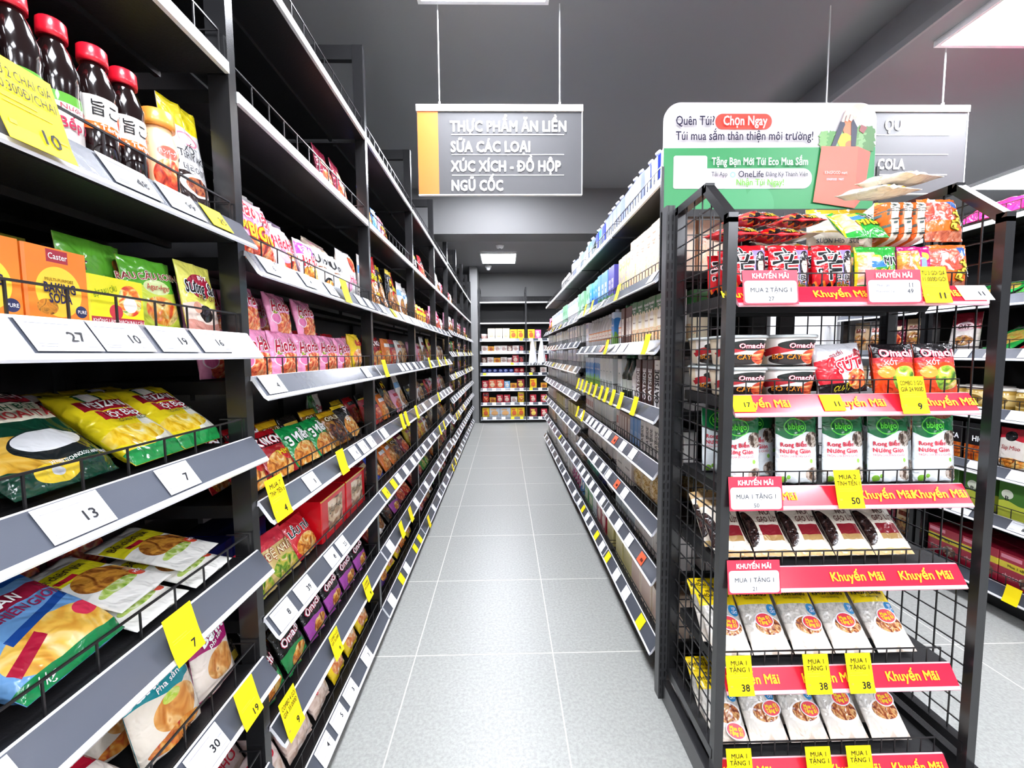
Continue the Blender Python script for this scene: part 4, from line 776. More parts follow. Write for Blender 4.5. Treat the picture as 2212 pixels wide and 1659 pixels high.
# ------------------------------------------------------------------ left run of shelving
PY = [.065, .985, 1.925, 2.85, 3.73, 4.60, 5.47, 6.33, 7.15, 7.86]
NAMES = ['nearest left bay', 'second left bay', 'third left bay', 'fourth left bay', 'fifth left bay', 'sixth left bay', 'seventh left bay', 'eighth left bay', 'last left bay']
ZA0 = [.25, .527, .795, 1.069, 1.31, 1.556]
ZA = [.05, .33, .615, .908, 1.21, 1.50]
ZB = [.05, .30, .54, .77, 1.03, 1.29, 1.53]
LB = []
for i in range(9):
    W = PY[i + 1] - PY[i]
    xf = -.597 - .0022 * PY[i]
    M = T(xf, PY[i], 0) @ RZ(PI / 2 + .0022)
    LB.append(Bay(M, W - .0008, ZA0 if i == 0 else ZA if i < 5 else ZB, NAMES[i], 'left-hand shelving run', thin=(1.93, 2.27) if i == 0 else (1.885, 2.255), last=i == 8, fartags=i > 4))
b = LB[0]
# sauces
for k, y, dy in (('soy', .548, .025), ('soy', .601, .028), ('soy', .655, .03), ('teri', .710, .025), ('teri', .764, .025), ('hamb', .832, .022)):
    b.put(k, 5, y - .065, dy, yaw=RNG.uniform(-12, 4))
b.put('xot', 5, .918 - .065, .03, tilt=6, yaw=-4)
for y in (.6, .66, .72): b.put('soy', 5, y - .065, .095, row='b')
b.put('xot', 5, .90 - .065, .11, tilt=5, row='b'); b.put('haobig', 5, .84 - .065, .2, row='b')
# powders
b.put('bakingsoda', 4, .512 - .065, .02, yaw=-2); b.put('bakingsoda', 4, .602 - .065, .022, yaw=1)
b.put('fruitpowder', 4, .70 - .065, .03, yaw=1); b.put('rautron', 4, .808 - .065, .045, tilt=10, yaw=-6); b.put('suongsa', 4, .903 - .065, .025, tilt=8, yaw=4)
b.put('olive', 4, .62 - .065, .12, tilt=3, row='b'); b.put('raucau', 4, .735 - .065, .085, tilt=4, yaw=3, row='b'); b.put('olive', 4, .87 - .065, .115, tilt=6, row='b')
b.put('rautron', 4, .82 - .065, .15, tilt=8, row='c')
# starch
b.put('starch', 3, .61 - .065, .02, tilt=50, yaw=5); b.put('meizan', 3, .772 - .065, .025, tilt=50, yaw=5); b.put('meizan', 3, .908 - .065, .035, tilt=50, yaw=4)
b.put('starch', 3, .60 - .065, .11, tilt=50, row='b', yaw=5); b.put('meizan', 3, .765 - .065, .115, tilt=50, row='b', yaw=5); b.put('meizan', 3, .905 - .065, .125, tilt=50, row='b', yaw=4)
# frying flour
b.put('chiengion', 2, .415 - .065, .02, tilt=58, yaw=4); b.put('chiengion', 2, .60 - .065, .02, tilt=58, yaw=6); b.put('rangion', 2, .745 - .065, .025, tilt=74, yaw=3); b.put('rangion', 2, .878 - .065, .025, tilt=74, yaw=4)
b.put('rangion', 2, .742 - .065, .05, tilt=74, yaw=7, row='b', dz=.036); b.put('rangion', 2, .876 - .065, .05, tilt=74, yaw=6, row='b', dz=.036)
for j in range(5): b.put('g_maroon', 2, .3 + .13 * j, .3, tilt=4, row='c')
# pancake mixes
b.put('quick', 1, .615 - .065, .03, tilt=60, yaw=6); b.put('banhteal', 1, .762 - .065, .02, tilt=14, yaw=-2); b.put('banhpink', 1, .915 - .065, .035, tilt=6, yaw=4); b.put('banhteal', 1, .76 - .065, .11, tilt=14, row='b'); b.put('banhpink', 1, .91 - .065, .11, tilt=3, row='b')
for j in range(4): b.put('g_green', 0, .30 + .14 * j, .03, tilt=10)
for j in range(5): b.put('g_maroon', 0, .25 + .135 * j, .2, row='b')
b.tags(5, [(.466, 'cardyellow', 'TỪ 2 CHAI GIÁ|10.300Đ/CHAI|10'), (.612, 'bigwhite', '48'), (.715, 'bigwhite', '99'), (.805, 'yellowflat', '25')])
b.tags(4, [(.49, 'bigwhite', '27'), (.578, 'bigwhite', '10'), (.676, 'bigwhite', '19'), (.772, 'bigwhite', '16')])
b.tags(3, [(.489, 'bigwhite', '13'), (.665, 'white', '7')])
b.tags(2, [(.635, 'yellow', '7'), (.36, 'bigwhite', '27')])
b.tags(1, [(.795, 'yellow', '19'), (.69, 'bigwhite', '30')])

b = LB[1]
# value packs and udon
b.put('haobig', 5, .135, .02, tilt=10, yaw=2); b.put('haowhite', 5, .30, .025, tilt=16); b.put('haopurple', 5, .43, .02, tilt=12); b.put('udon', 5, .56, .02, tilt=14, yaw=-3); b.put('udon', 5, .69, .02, tilt=14, yaw=3); b.put('white2', 5, .84, .03, tilt=6)
b.put('white2', 5, .22, .10, tilt=4, row='b', dz=.02); b.put('lilac', 5, .40, .10, tilt=8, row='b'); b.put('brownbag', 5, .80, .18, tilt=4, row='c', dz=.02); b.put('clearbag', 5, .68, .08, tilt=4, row='b', dz=.012)
b.tags(5, [(.07, 'white', '6'), (.27, 'white', '4'), (.44, 'white', '9'), (.53, 'yellow', ''), (.72, 'white', '8'), (.83, 'white', '')])
# pink wall of shrimp noodles
for j in range(5): b.put('hao', 4, .095 + .15 * j, .022, tilt=8, yaw=RNG.uniform(-3, 3), roll=RNG.uniform(-2.5, 2.5))
b.put('yellowp', 4, .835, .02, tilt=6)
for j, x in enumerate((.10, .265, .425)): b.put('hao', 4, x, .04, tilt=12, yaw=RNG.uniform(-4, 4), dz=.122, row='u')
for j in range(6): b.put('hao' if j < 3 else 'g_redblack', 4, .10 + .14 * j, .115, tilt=6, row='b')
for j in range(3): b.put('hao', 4, .10 + .14 * j, .15, tilt=6, row='c', dz=.12)
b.tags(4, [(.06, 'bigwhite', '4'), (.77, 'white', '8')])
# mixed noodles
for k, x in (('kokomi', .084), ('kokomi', .232), ('mien', .38), ('mien', .53), ('gold', .675), ('goldblack', .815)): b.put(k, 3, x, .03, tilt=32, yaw=RNG.uniform(-4, 6))
b.put('kokomi', 3, .10, .115, tilt=26, row='b', yaw=8, dz=.01); b.put('kokomi', 3, .245, .11, tilt=26, row='b', yaw=-4, dz=.01); b.put('gold', 3, .39, .12, tilt=24, row='b'); b.put('g_black', 3, .525, .12, tilt=24, row='b'); b.put('gold', 3, .665, .12, tilt=20, row='b'); b.put('chay', 3, .83, .2, tilt=4, row='b')
b.tags(3, [(.04, 'cardyellow', 'MUA 7|TÍNH TIỀN 6|4'), (.24, 'white', '3'), (.44, 'yellow', ''), (.6, 'white', '8'), (.7, 'white', '3'), (.8, 'white', '8')])
# boxes and hot-pot noodles
for k, x in (('denhat', .085), ('denhat', .22), ('lauthai', .355), ): b.put(k, 2, x, .03, tilt=30, yaw=RNG.uniform(-5, 5))
b.put('lauthaibox', 2, .535, .035); b.put('lauthaibox', 2, .762, .035)
b.put('navybox', 2, .10, .18, row='b'); b.put('navybox', 2, .27, .18, row='b')
b.tags(2, [(.058, 'bigwhite', '8'), (.172, 'bigwhite', '39'), (.36, 'white', '8'), (.45, 'white', '25')])
# black noodles
for j in range(6): b.put('omag' if j < 2 else 'omap', 1, .09 + .145 * j, .02, tilt=24, yaw=RNG.uniform(-4, 6))
for j in range(6): b.put('g_black', 1, .10 + .145 * j, .11, tilt=24, row='b')
b.tags(1, [(.05, 'cardyellow', 'COMBO 4 GÓI|GIÁ 35.000Đ|9'), (.33, 'yellow', 'COMBO 4 GÓI|GIÁ 35.000Đ|9'), (.65, 'yellow', 'COMBO|GIÁ 35.000Đ|9')])
for j in range(3): b.put('palep', 0, .09 + .15 * j, .02, tilt=26, yaw=RNG.uniform(-5, 5))
for j in range(3): b.put('yellowp', 0, .535 + .14 * j, .02, tilt=26, yaw=RNG.uniform(-5, 5))
for j in range(6): b.put('palep' if j < 3 else 'yellowp', 0, .09 + .145 * j, .12, tilt=30, row='b')
b.tags(0, [(.25, 'bigwhite', '4'), (.36, 'bigwhite', '5'), (.47, 'bigwhite', '3'), (.65, 'white', '3')])
b.put('pinkfold', 6, .70, .06, tilt=4, row='b') if 0 else None
b.put('g_maroonT', 6, .73, .06, tilt=10); b.put('g_maroonT', 6, .86, .05, tilt=10, yaw=4)

b = LB[2]
b.put('g_blueT', 6, .20, .04, tilt=8); b.put('blueb', 6, .33, .04, tilt=6); b.put('haobig', 6, .52, .05, tilt=16, yaw=10)
b.row(5, ['tallwhite', 'koreno', 'blackbag', 'blackbag', 'koreno', 'tallwhite'], y=.03, tilt=4)
b.row(4, ['kokomi', 'kokomi', 'g_orange', 'g_redblack', 'g_white', 'g_tan'], tilt=10)
b.row(4, ['g_redblack', 'g_black', 'g_redblack', 'g_black', 'g_tan', 'g_black'], y=.12, tilt=6, row='b')
b.row(3, ['g_redblack', 'g_redblack', 'g_orange', 'blackbag', 'g_pink', 'tallwhite'], tilt=20)
b.row(2, ['g_maroon', 'g_blue', 'g_orange', 'g_orange', 'gold', 'g_maroon'], tilt=34)
b.row(1, ['g_redblack', 'g_white', 'g_black', 'omap', 'g_maroon', 'g_redblack'], tilt=40)
b.row(0, ['g_purple', 'g_purple', 'yellowp', 'yellowp', 'g_orange', 'yellowp'], tilt=36)
for l in (3, 2, 1, 0): b.row(l, RNG.sample(['g_redblack', 'g_black', 'g_maroon', 'g_tan', 'g_orange', 'g_yellow', 'g_white'], 6), y=.14, tilt=22, row='b')
b.tags(5, [(.1, 'white', ''), (.3, 'yellowflat', ''), (.5, 'white', ''), (.75, 'white', '')])
b.tags(4, [(.06, 'yellow', ''), (.42, 'white', ''), (.52, 'white', ''), (.64, 'white', ''), (.8, 'white', '')])
b.tags(3, [(.06, 'white', ''), (.36, 'yellow', ''), (.46, 'yellow', ''), (.74, 'yellow', '')])
b.tags(2, [(.06, 'yellowflat', '8'), (.2, 'yellowflat', ''), (.3, 'white', ''), (.46, 'white', ''), (.66, 'white', ''), (.8, 'white', '')])
b.tags(1, [(.1, 'white', ''), (.28, 'yellow', ''), (.5, 'yellow', ''), (.72, 'white', '')])
b.tags(0, [(.1, 'white', ''), (.3, 'yellowflat', ''), (.42, 'white', ''), (.66, 'yellowflat', ''), (.8, 'yellowflat', '')])

PAL = {3: [['g_black', 'g_redblackT'], ['tallwhite', 'g_whiteT', 'g_yellow', 'g_yellow', 'g_yellow', 'g_maroon'], ['g_pink', 'g_pink', 'g_pink', 'g_tan', 'g_whiteT', 'g_redblack'], ['g_black', 'g_white', 'g_white', 'g_tan', 'g_black', 'g_redblack'], ['g_yellow', 'g_tan', 'g_orange', 'g_yellow', 'g_white', 'g_black'], ['g_redblack', 'g_white', 'g_maroon', 'g_green', 'g_green', 'g_black'], ['g_maroon', 'g_maroon', 'g_pink', 'g_maroon', 'g_tan', 'g_white']],
       4: [['g_whiteT', 'g_pink'], ['g_pinkT', 'g_whiteT', 'g_pink', 'g_pinkT', 'g_white'], ['g_yellowT', 'g_yellow', 'g_yellow', 'g_white', 'g_tan', 'g_white'], ['g_pink', 'g_white', 'g_redblack', 'g_pink', 'g_white', 'g_tan'], ['g_tan', 'g_white', 'g_yellow', 'g_black', 'g_tan', 'g_yellow'], ['g_orange', 'g_redblack', 'g_orange', 'g_tan', 'g_redblack', 'g_tan'], ['g_green', 'g_yellow', 'g_green', 'g_redblack', 'g_white', 'g_pink']]}
GEN = ['g_white', 'g_pink', 'g_tan', 'g_yellow', 'g_redblack', 'g_maroon', 'g_orange', 'g_black', 'g_green', 'g_purple']
TI = [34, 30, 26, 20, 12, 6, 6, 4]
for bi in range(3, 9):
    b = LB[bi]; nz = len(b.base)
    top = PAL[bi][0] if bi in PAL else []
    if top: b.row(nz, top, y=.03, x0=.1 if bi == 3 else .45, tilt=8)
    if bi in (5,): b.row(nz, ['g_pink', 'g_white'], y=.03, x0=.3, tilt=6)
    for l in range(nz):
        if bi in PAL: keys = PAL[bi][nz - l]
        else:
            a = RNG.choice(GEN[:4]); c = RNG.choice(GEN); t = RNG.choice(GEN)
            keys = [a, a, c, c, t, RNG.choice(GEN)]
            if l == nz - 1: keys = ['g_pinkT', 'g_pinkT', 'g_pinkT', 'g_whiteT', 'g_whiteT']
        b.row(l, keys, y=.03, tilt=TI[l] if nz == 6 else max(4, TI[l] - 4), far=True)
        n = RNG.choice((3, 4))
        b.tags(l, [((.5 + q) * b.W / n, 'yellow' if RNG.random() < .12 else 'white', '') for q in range(n)])

# ------------------------------------------------------------------ right gondola (dairy side)
GY = [6.05, 5.13, 4.21, 3.29, 2.37, 1.565]
GN = ['farthest dairy bay', 'fourth dairy bay', 'middle dairy bay', 'second dairy bay', 'nearest dairy bay']
ZN = [.11, .395, .595, .82, 1.04, 1.307, 1.575]; ZF = [.10, .395, .66, .93, 1.15, 1.355, 1.56]
GB = []
for i in range(5):
    M = T(.607, GY[i], 0) @ RZ(-PI / 2)
    near = i >= 3
    GB.append(Bay(M, GY[i] - GY[i + 1] - .0005, ZN if near else ZF, GN[i], 'dairy gondola by the aisle', D=.37, H=1.78 if i else 1.85, thin=(1.955,), post='gondola', last=i == 4, back=1.95, step=.04, gh=.05, fartags=i < 3, label='black steel gondola of milk cartons, ' + GN[i]))
def series(*a):
    out = []
    for k, n in a: out += [k] * n
    return out
b = GB[4]
b.row(6, series(('yellowc', 3), ('peach', 7)), y=.025, yaw=0)
b.row(5, series(('whitebottle', 1), ('brownc', 3), ('australia', 5), ('gcart', 1)), y=.025, yaw=0)
b.row(4, series(('greyc', 1), ('darkbottle', 2), ('jug', 1), ('oatbrown', 3), ('oat', 2)), y=.025, yaw=0)
b.row(3, series(('slimpink', 1), ('slimbrown', 4), ('slimblue', 3), ('slimwhite', 6)), y=.025, yaw=0)
b.row(2, series(('greybox', 2), ('braid', 4)), y=.025)
b.row(1, series(('paleblue', 3), ('greybox', 3)), y=.025, yaw=0)
b.row(0, series(('yellowbox', 2), ('peachbox', 3)), y=.025, yaw=0)
b.row(6, series(('yellowc', 3), ('peach', 7)), y=.13, yaw=0, row='b', far=True)
b.row(5, series(('brownc', 4), ('australia', 6)), y=.11, yaw=0, row='b', far=True)
b.row(4, series(('darkbottle', 3), ('oatbrown', 3), ('oat', 3)), y=.12, yaw=0, row='b', far=True)
for l, k in ((3, series(('slimbrown', 7), ('slimwhite', 7))), (2, series(('greybox', 2), ('braid', 4))), (1, series(('paleblue', 3), ('greybox', 3)))):
    b.row(l, k, y=.09 if l == 3 else .17, yaw=0, row='b', far=True)
b.put('yellowbox', 0, .11, .025, dz=.142, row='u'); b.put('greenbox', 0, .3, .18, row='b'); b.put('peachbox', 0, .55, .18, row='b'); b.put('peachbox', 0, .708, .18, row='b')
for k, x in (('topwhite', .08), ('topwhite', .17), ('topwhite', .26), ('topblue', .40), ('topblue', .49), ('topcyan', .60), ('topcyan', .735)): b.put(k, 7, x, .06)
b.tags(6, [(.27, 'yellow', ''), (.72, 'white', '')])
b.tags(5, [(.05, 'yellow', ''), (.2, 'white', ''), (.34, 'white', ''), (.7, 'yellow', '')])
b.tags(4, [(.05, 'yellow', ''), (.19, 'yellow', ''), (.34, 'yellow', ''), (.56, 'yellow', '')])
b.tags(3, [(.05, 'white', ''), (.19, 'orange', 'KHUYẾN MÃI'), (.34, 'white', ''), (.5, 'white', '')])
b.tags(2, [(.06, 'white', ''), (.24, 'orange', 'KHUYẾN MÃI'), (.38, 'white', '')])
b.tags(1, [(.1, 'white', ''), (.28, 'white', ''), (.46, 'white', ''), (.64, 'orange', 'KHUYẾN MÃI')])
b.tags(0, [(.06, 'yellowflat', ''), (.25, 'white', ''), (.42, 'white', ''), (.64, 'yellowflat', '')])
b = GB[3]
b.row(6, series(('greenc', 2), ('cyanc', 3), ('bluec', 3), ('purplec', 3)), y=.025, yaw=0)
b.row(5, series(('whitec', 1), ('whitebottle', 8), ('bluetall', 1)), y=.025, yaw=0)
b.row(4, series(('bluetall', 8), ('greyc', 5)), y=.025, yaw=0)
b.row(3, series(('slimpink', 5), ('slimgrey', 9)), y=.025, yaw=0)
b.row(2, series(('whiteb', 1), ('whiteb', 5)), y=.025, tilt=16)
b.row(1, series(('tealb', 2), ('tealb', 2), ('navyb', 2), ('whiteb', 2)), y=.025, tilt=10)
b.row(0, series(('greenbox', 2), ('paleblue', 1), ('x_red', 2), ('yellowbox', 1)), y=.025, yaw=0)
for k, x in (('topcyan', .05), ('darkbottle', .16), ('topblue', .27), ('topcyan', .37), ('topblue', .47), ('topwhite', .57), ('topwhite', .66), ('topwhite', .75), ('topwhite', .84)): b.put(k, 7, x, .06)
for l, n in ((6, 4), (5, 4), (4, 6), (3, 8), (2, 5), (1, 6), (0, 6)):
    b.tags(l, [((.5 + q) * .92 / n, 'yellow' if (l in (4,) or (l == 6 and q in (1, 2)) or (l == 3 and q in (0, 2))) else ('yellowflat' if l == 0 and q in (1, 4) else 'orange' if (l == 5 and q == 3) else 'white'), '') for q in range(n)])
for i in (2, 1, 0):
    b = GB[i]
    rows = [series(('bigwhite', 2), ('pinkb', 4), ('blueb', 2)) if i == 2 else series(('greybox', 6)), series(('greybox', 3), ('peachbox', 2)), series(('yellowbox', 4), ('greybox', 1)) if i > 0 else series(('greybox', 4), ('peachbox', 2)),
            series(('greyc', 5), ('slimgrey', 6)), series(('whitec', 6), ('greyc', 3)), series(('whitec', 5), ('greyc', 4)), series(('whitec', 6), ('greenc', 3)) if i else series(('g_pinkT', 2), ('g_yellowT', 2), ('whitec', 4))]
    for l, k in enumerate(rows): b.row(l, k, y=.025, yaw=0, far=True)
    for l in range(7): b.tags(l, [((.5 + q) * .92 / 3, 'yellowflat' if RNG.random() < .08 else 'white', '') for q in range(3)])
    tp = [('topwhite', .12), ('jug', .34), ('topcyan', .52), ('jug', .7), ('topcyan', .84)] if i == 2 else [('whiteb', .3), ('whiteb', .6)] if i == 1 else []
    for k, x in tp: b.put(k, 7, x, .06, far=True)
# the gondola's other side, seen only through the end display
for i, y in ((0, 1.575), (1, 2.45)):
    M = T(1.40, y, 0) @ RZ(PI / 2)
    b2 = Bay(M, .86, [.11, .45, .80, 1.12], 'gondola far side %s' % ('behind end display' if i == 0 else 'farther in'), 'far side of the dairy gondola', D=.36, H=1.78, post='gondola', last=i == 1, back=.9, step=.05, name='shelving_bay')
    if i == 0:
        for x in (.25, .5, .72): b2.put('x_cookie', 3, x, .05)

# ------------------------------------------------------------------ end display
ZE = [.035, .325, .632, .872, 1.136, 1.437]
EC = Bay(T(.627, 1.165, 0), .728, ZE, 'end display', 'end display', D=.30, post='none', style='red', step=.042, gh=.05, rw=.70, name='end_display', label='black wire-sided end-of-aisle display with red promotion rails')
e = EC.e
def L2(x, y, z): return (x - .627, y - 1.165, z)
SLOT = bpy.data.materials.new('slotted_black_upright'); SLOT.use_nodes = True
def _slot(m):
    nt = m.node_tree; N = nt.nodes; L = nt.links; b = N['Principled BSDF']; b.inputs['Roughness'].default_value = .35
    tc = N.new('ShaderNodeTexCoord'); sp = N.new('ShaderNodeSeparateXYZ'); L.new(tc.outputs['Object'], sp.inputs[0])
    def mth(op, a, v):
        n = N.new('ShaderNodeMath'); n.operation = op; L.new(a, n.inputs[0]); n.inputs[1].default_value = v; return n.outputs[0]
    z = mth('LESS_THAN', mth('PINGPONG', sp.outputs[2], .0165), .011)
    x = mth('LESS_THAN', mth('PINGPONG', mth('ADD', sp.outputs[0], .0075), .0075), .0022)
    k = N.new('ShaderNodeMath'); k.operation = 'MULTIPLY'; L.new(z, k.inputs[0]); L.new(x, k.inputs[1])
    mx = N.new('ShaderNodeMix'); mx.data_type = 'RGBA'; ia, ib = [i for i in mx.inputs if i.type == 'RGBA'][:2]
    ia.default_value = (.035, .035, .037, 1); ib.default_value = (.002, .002, .002, 1); L.new(k.outputs[0], mx.inputs['Factor'])
    L.new([o for o in mx.outputs if o.type == 'RGBA'][0], b.inputs['Base Color'])
_slot(SLOT)
for sx in (.572, 1.385):
    mb = MB(); mb.box(-.015, .015, -.02, .02, 0, 1.825); link('slotted_upright', mb.mesh('slotted_upright', [SLOT]), e, T(*L2(sx + .015, 1.505, 0)))
for k, sx in enumerate((.615, 1.372)):
    mb = MB(); pts = [(sx, 1.475, .12), (sx, 1.475, 1.80), (sx, 1.275, 1.80), (sx, 1.142, 1.672), (sx, 1.142, .02)]
    for a, c in zip(pts, pts[1:]): mb.bar(L2(*a), L2(*c), .026, 0, h=.026, up=(1, 0, 0))
    for p in pts[1:4]: mb.box(*[q for t_ in zip([v - .013 for v in L2(*p)], [v + .013 for v in L2(*p)]) for q in t_])
    mb.bar(L2(sx, 1.475, .125), L2(sx, 1.142, .125), .03, 0, h=.03)
    link('side_frame', mb.mesh('side_frame', [BLACKGLOSS]), e)
    mb = MB(); r = .0034
    for j in range(1, 6):
        y = 1.142 + .333 * j / 6; zt = 1.80 if y > 1.275 else 1.672 + (y - 1.142) / .133 * .128
        mb.bar(L2(sx, y, .125), L2(sx, y, zt), r)
    n = 28
    for j in range(1, n):
        z = .125 + 1.675 * j / n; y0 = 1.142 if z < 1.672 else 1.142 + (z - 1.672) / .128 * .133
        mb.bar(L2(sx + .003, y0, z), L2(sx + .003, 1.475, z), r)
    link('side_grille', mb.mesh('side_grille', [WIRE]), e)
    mb = MB(); mb.box(*[q for t_ in zip(L2(sx - .03, 1.03, 0.0), L2(sx - .003, 1.484, .075)) for q in t_]) if k == 0 else mb.box(*[q for t_ in zip(L2(sx + .003, 1.06, 0.0), L2(sx + .03, 1.484, .07)) for q in t_])
    link('base_beam', mb.mesh('base_beam', [BLACKGLOSS]), e)
mb = MB()
for j in range(15): mb.bar(L2(.64 + .05 * j, 1.488, .1), L2(.64 + .05 * j, 1.488, 1.80), .003)
for j in range(32): mb.bar(L2(.63, 1.491, .12 + .0535 * j), L2(1.36, 1.491, .12 + .0535 * j), .003)
link('back_grille', mb.mesh('back_grille', [WIRE]), e)
mb = MB(); mb.bar(L2(.60, 1.50, 1.80), L2(1.39, 1.50, 1.80), .025); link('top_bar', mb.mesh('top_bar', [BLACK]), e)
def rail_text(lvl, xs):
    z = ZE[lvl]; Mr = T(0, -.0225, z + .032) @ RX(RTH)
    sf = lambda u, v: ((u, -.0008, v - .0), (0, -1, 0))
    for t, x in xs:
        o = link('lettering', lettering([(t, 0, 0, .023, '#f6d22a', dict(bold=.03, max=.155))], 1, 1, sf, eps=.0006), e, Mr @ T(x, 0, 0)); o['label'] = 'yellow promotion lettering on red rail'
KM = 'Khuyến Mãi'
rail_text(5, [(KM, .045), (KM, .30), (KM, .555)]); rail_text(4, [(KM, .09), (KM, .36), (KM, .62)]); rail_text(3, [(KM, .12), (KM, .455), (KM, .61)])
rail_text(2, [(KM, .385), (KM, .585)]); rail_text(1, [(KM, .09), (KM, .315), (KM, .565)]); rail_text(0, [(KM, .08), (KM, .41), (KM, .6)])

# goods on the display
E_ = EC
for x in (.072, .199, .326): E_.put('shin', 5, x, .025, tilt=5, yaw=RNG.uniform(-2, 2))
E_.put('mivit', 5, .4535, .025, tilt=5); E_.put('magenta', 5, .568, .025, tilt=5); E_.put('orangep', 5, .667, .024, tilt=5)
for x in (.083, .206, .33): E_.put('shin', 5, x, .085, tilt=5, row='b', yaw=RNG.uniform(-2, 2))
for x, k in ((.45, 'mivit'), (.555, 'magenta'), (.65, 'orangep')): E_.put(k, 5, x, .088, tilt=5, row='b')
for x in (.083, .206, .33, .455, .58): E_.put('shin' if x < .4 else 'orangep', 5, x, .15, tilt=5, row='c')
for x, y, dzz, rl in ((.072, .05, .152, 0), (.199, .06, .152, 0), (.15, .08, .205, -3), (.28, .09, .202, 3)): E_.put('shin', 5, x, y, tilt=80, yaw=RNG.uniform(-3, 3), dz=dzz, row='u', roll=rl)
for x in (.45, .56): E_.put('whitepack', 5, x - .01, .2, tilt=3, dz=.142, row='u', yaw=1)
E_.put('mivit', 5, .428, .035, tilt=44, yaw=-2, dz=.143, row='u')
E_.put('orangep', 5, .667, .04, tilt=14, yaw=2, dz=.142, row='u')
for j, x in enumerate((.512, .5505, .589)): E_.put('edgepack', 5, x, .055, tilt=0, yaw=0, dz=.14, row='u')
for x, y, dzz, yw in ((.30, .17, .15, 3), (.31, .17, .19, -2)): E_.put('whitepack', 5, x, y, tilt=86, yaw=yw, dz=dzz, row='u')
for x, y, dzz, yw, rl in ((.56, .085, .297, 10, -2), (.62, .08, .333, 14, 2)): E_.put('whitepack', 5, x, y, tilt=82, yaw=yw, dz=dzz, row='u', roll=rl)
for x in (.076, .222): E_.put('cup', 4, x + .0, .02 + .0)
for x in (.076, .222): E_.put('cup', 4, x, .022, dz=.093, row='u')
for x in (.076, .222): E_.put('cup', 4, x, .165, row='b'); E_.put('cup', 4, x, .165, dz=.093, row='c')
E_.put('omared', 4, .386, .035, tilt=12, yaw=6, roll=-4); E_.put('omaorange', 4, .536, .03, tilt=10); E_.put('omaorange', 4, .664, .03, tilt=10)
E_.put('omared', 4, .42, .12, tilt=10, row='b'); E_.put('omaorange', 4, .60, .11, tilt=10, row='b')
for x, y in ((.072, .022), (.245, .024), (.385, .022), (.524, .022), (.661, .02)): E_.put('bibigo', 3, x, y, tilt=4, yaw=RNG.uniform(-1.2, 1.2))
for x in (.16, .30, .45, .6): E_.put('bibigo', 3, x, .092, tilt=4, row='b', yaw=RNG.uniform(-3, 3))
for x in (.09, .225, .36, .495, .63): E_.put('bibigo', 3, x, .165, tilt=4, row='c')
for x in (.066, .189, .312, .435, .558): E_.put('gaolut', 2, x, .026, tilt=45, yaw=RNG.uniform(-1, 2))
for x in (.068, .195, .322, .45, .58): E_.put('gaolut', 2, x, .098, tilt=43, row='b', yaw=RNG.uniform(-1, 1))
for l in (1, 0):
    for x in (.066, .192, .32, .447, .58): E_.put('khoai', l, x, .026, tilt=46 if l else 44, yaw=RNG.uniform(-.6, 1))
    for x in (.066, .195, .323, .45, .582): E_.put('khoai', l, x, .09, tilt=45 if l else 43, row='b', yaw=RNG.uniform(-.5, .5))
# round offer stickers on the glass-noodle packets
def sticker(lvl, x, v, rot, o):
    mb = MB(); n = 24
    mb.prism([(.03 * math.cos(2 * PI * k / n), .022 * math.sin(2 * PI * k / n)) for k in range(n)], -.0004, 0, 0)
    mb.prism([(.027 * math.cos(2 * PI * k / n), .019 * math.sin(2 * PI * k / n)) for k in range(n)], -.0007, -.0003, 1)
    c = link('offer_sticker', mb.mesh('offer_sticker', [PAPER, REDTAG]), o, T(x, -.0205, v * .192) @ RY(rad(rot)))
    link('lettering', lettering([('Mua 01', .5, .66, .26, '#f8e22a', dict(bold=.05, max=.7)), ('Tặng 01', .5, .36, .26, '#f8e22a', dict(bold=.05, max=.76))], .054, .038, lambda u, w: (((u - .5) * .054, -.0008, (w - .5) * .038), (0, -1, 0)), eps=.0004), c)
kh = [o for o in bpy.data.objects if o.name.startswith('glass_noodle_packet') and o.parent is None and ' back ' not in o['label']]
for j, o in enumerate(kh):
    top = 'second-lowest' in o['label']
    sticker(0, (.012, .0, .02, .005, .01)[j % 5] if top else (.02, .03, .025, .012, .02)[j % 5], ((.44, .47, .42, .45, .5) if top else (.16, .44, .42, .56, .54))[j % 5], (12, -5, 5, 0, -4)[j % 5], o)

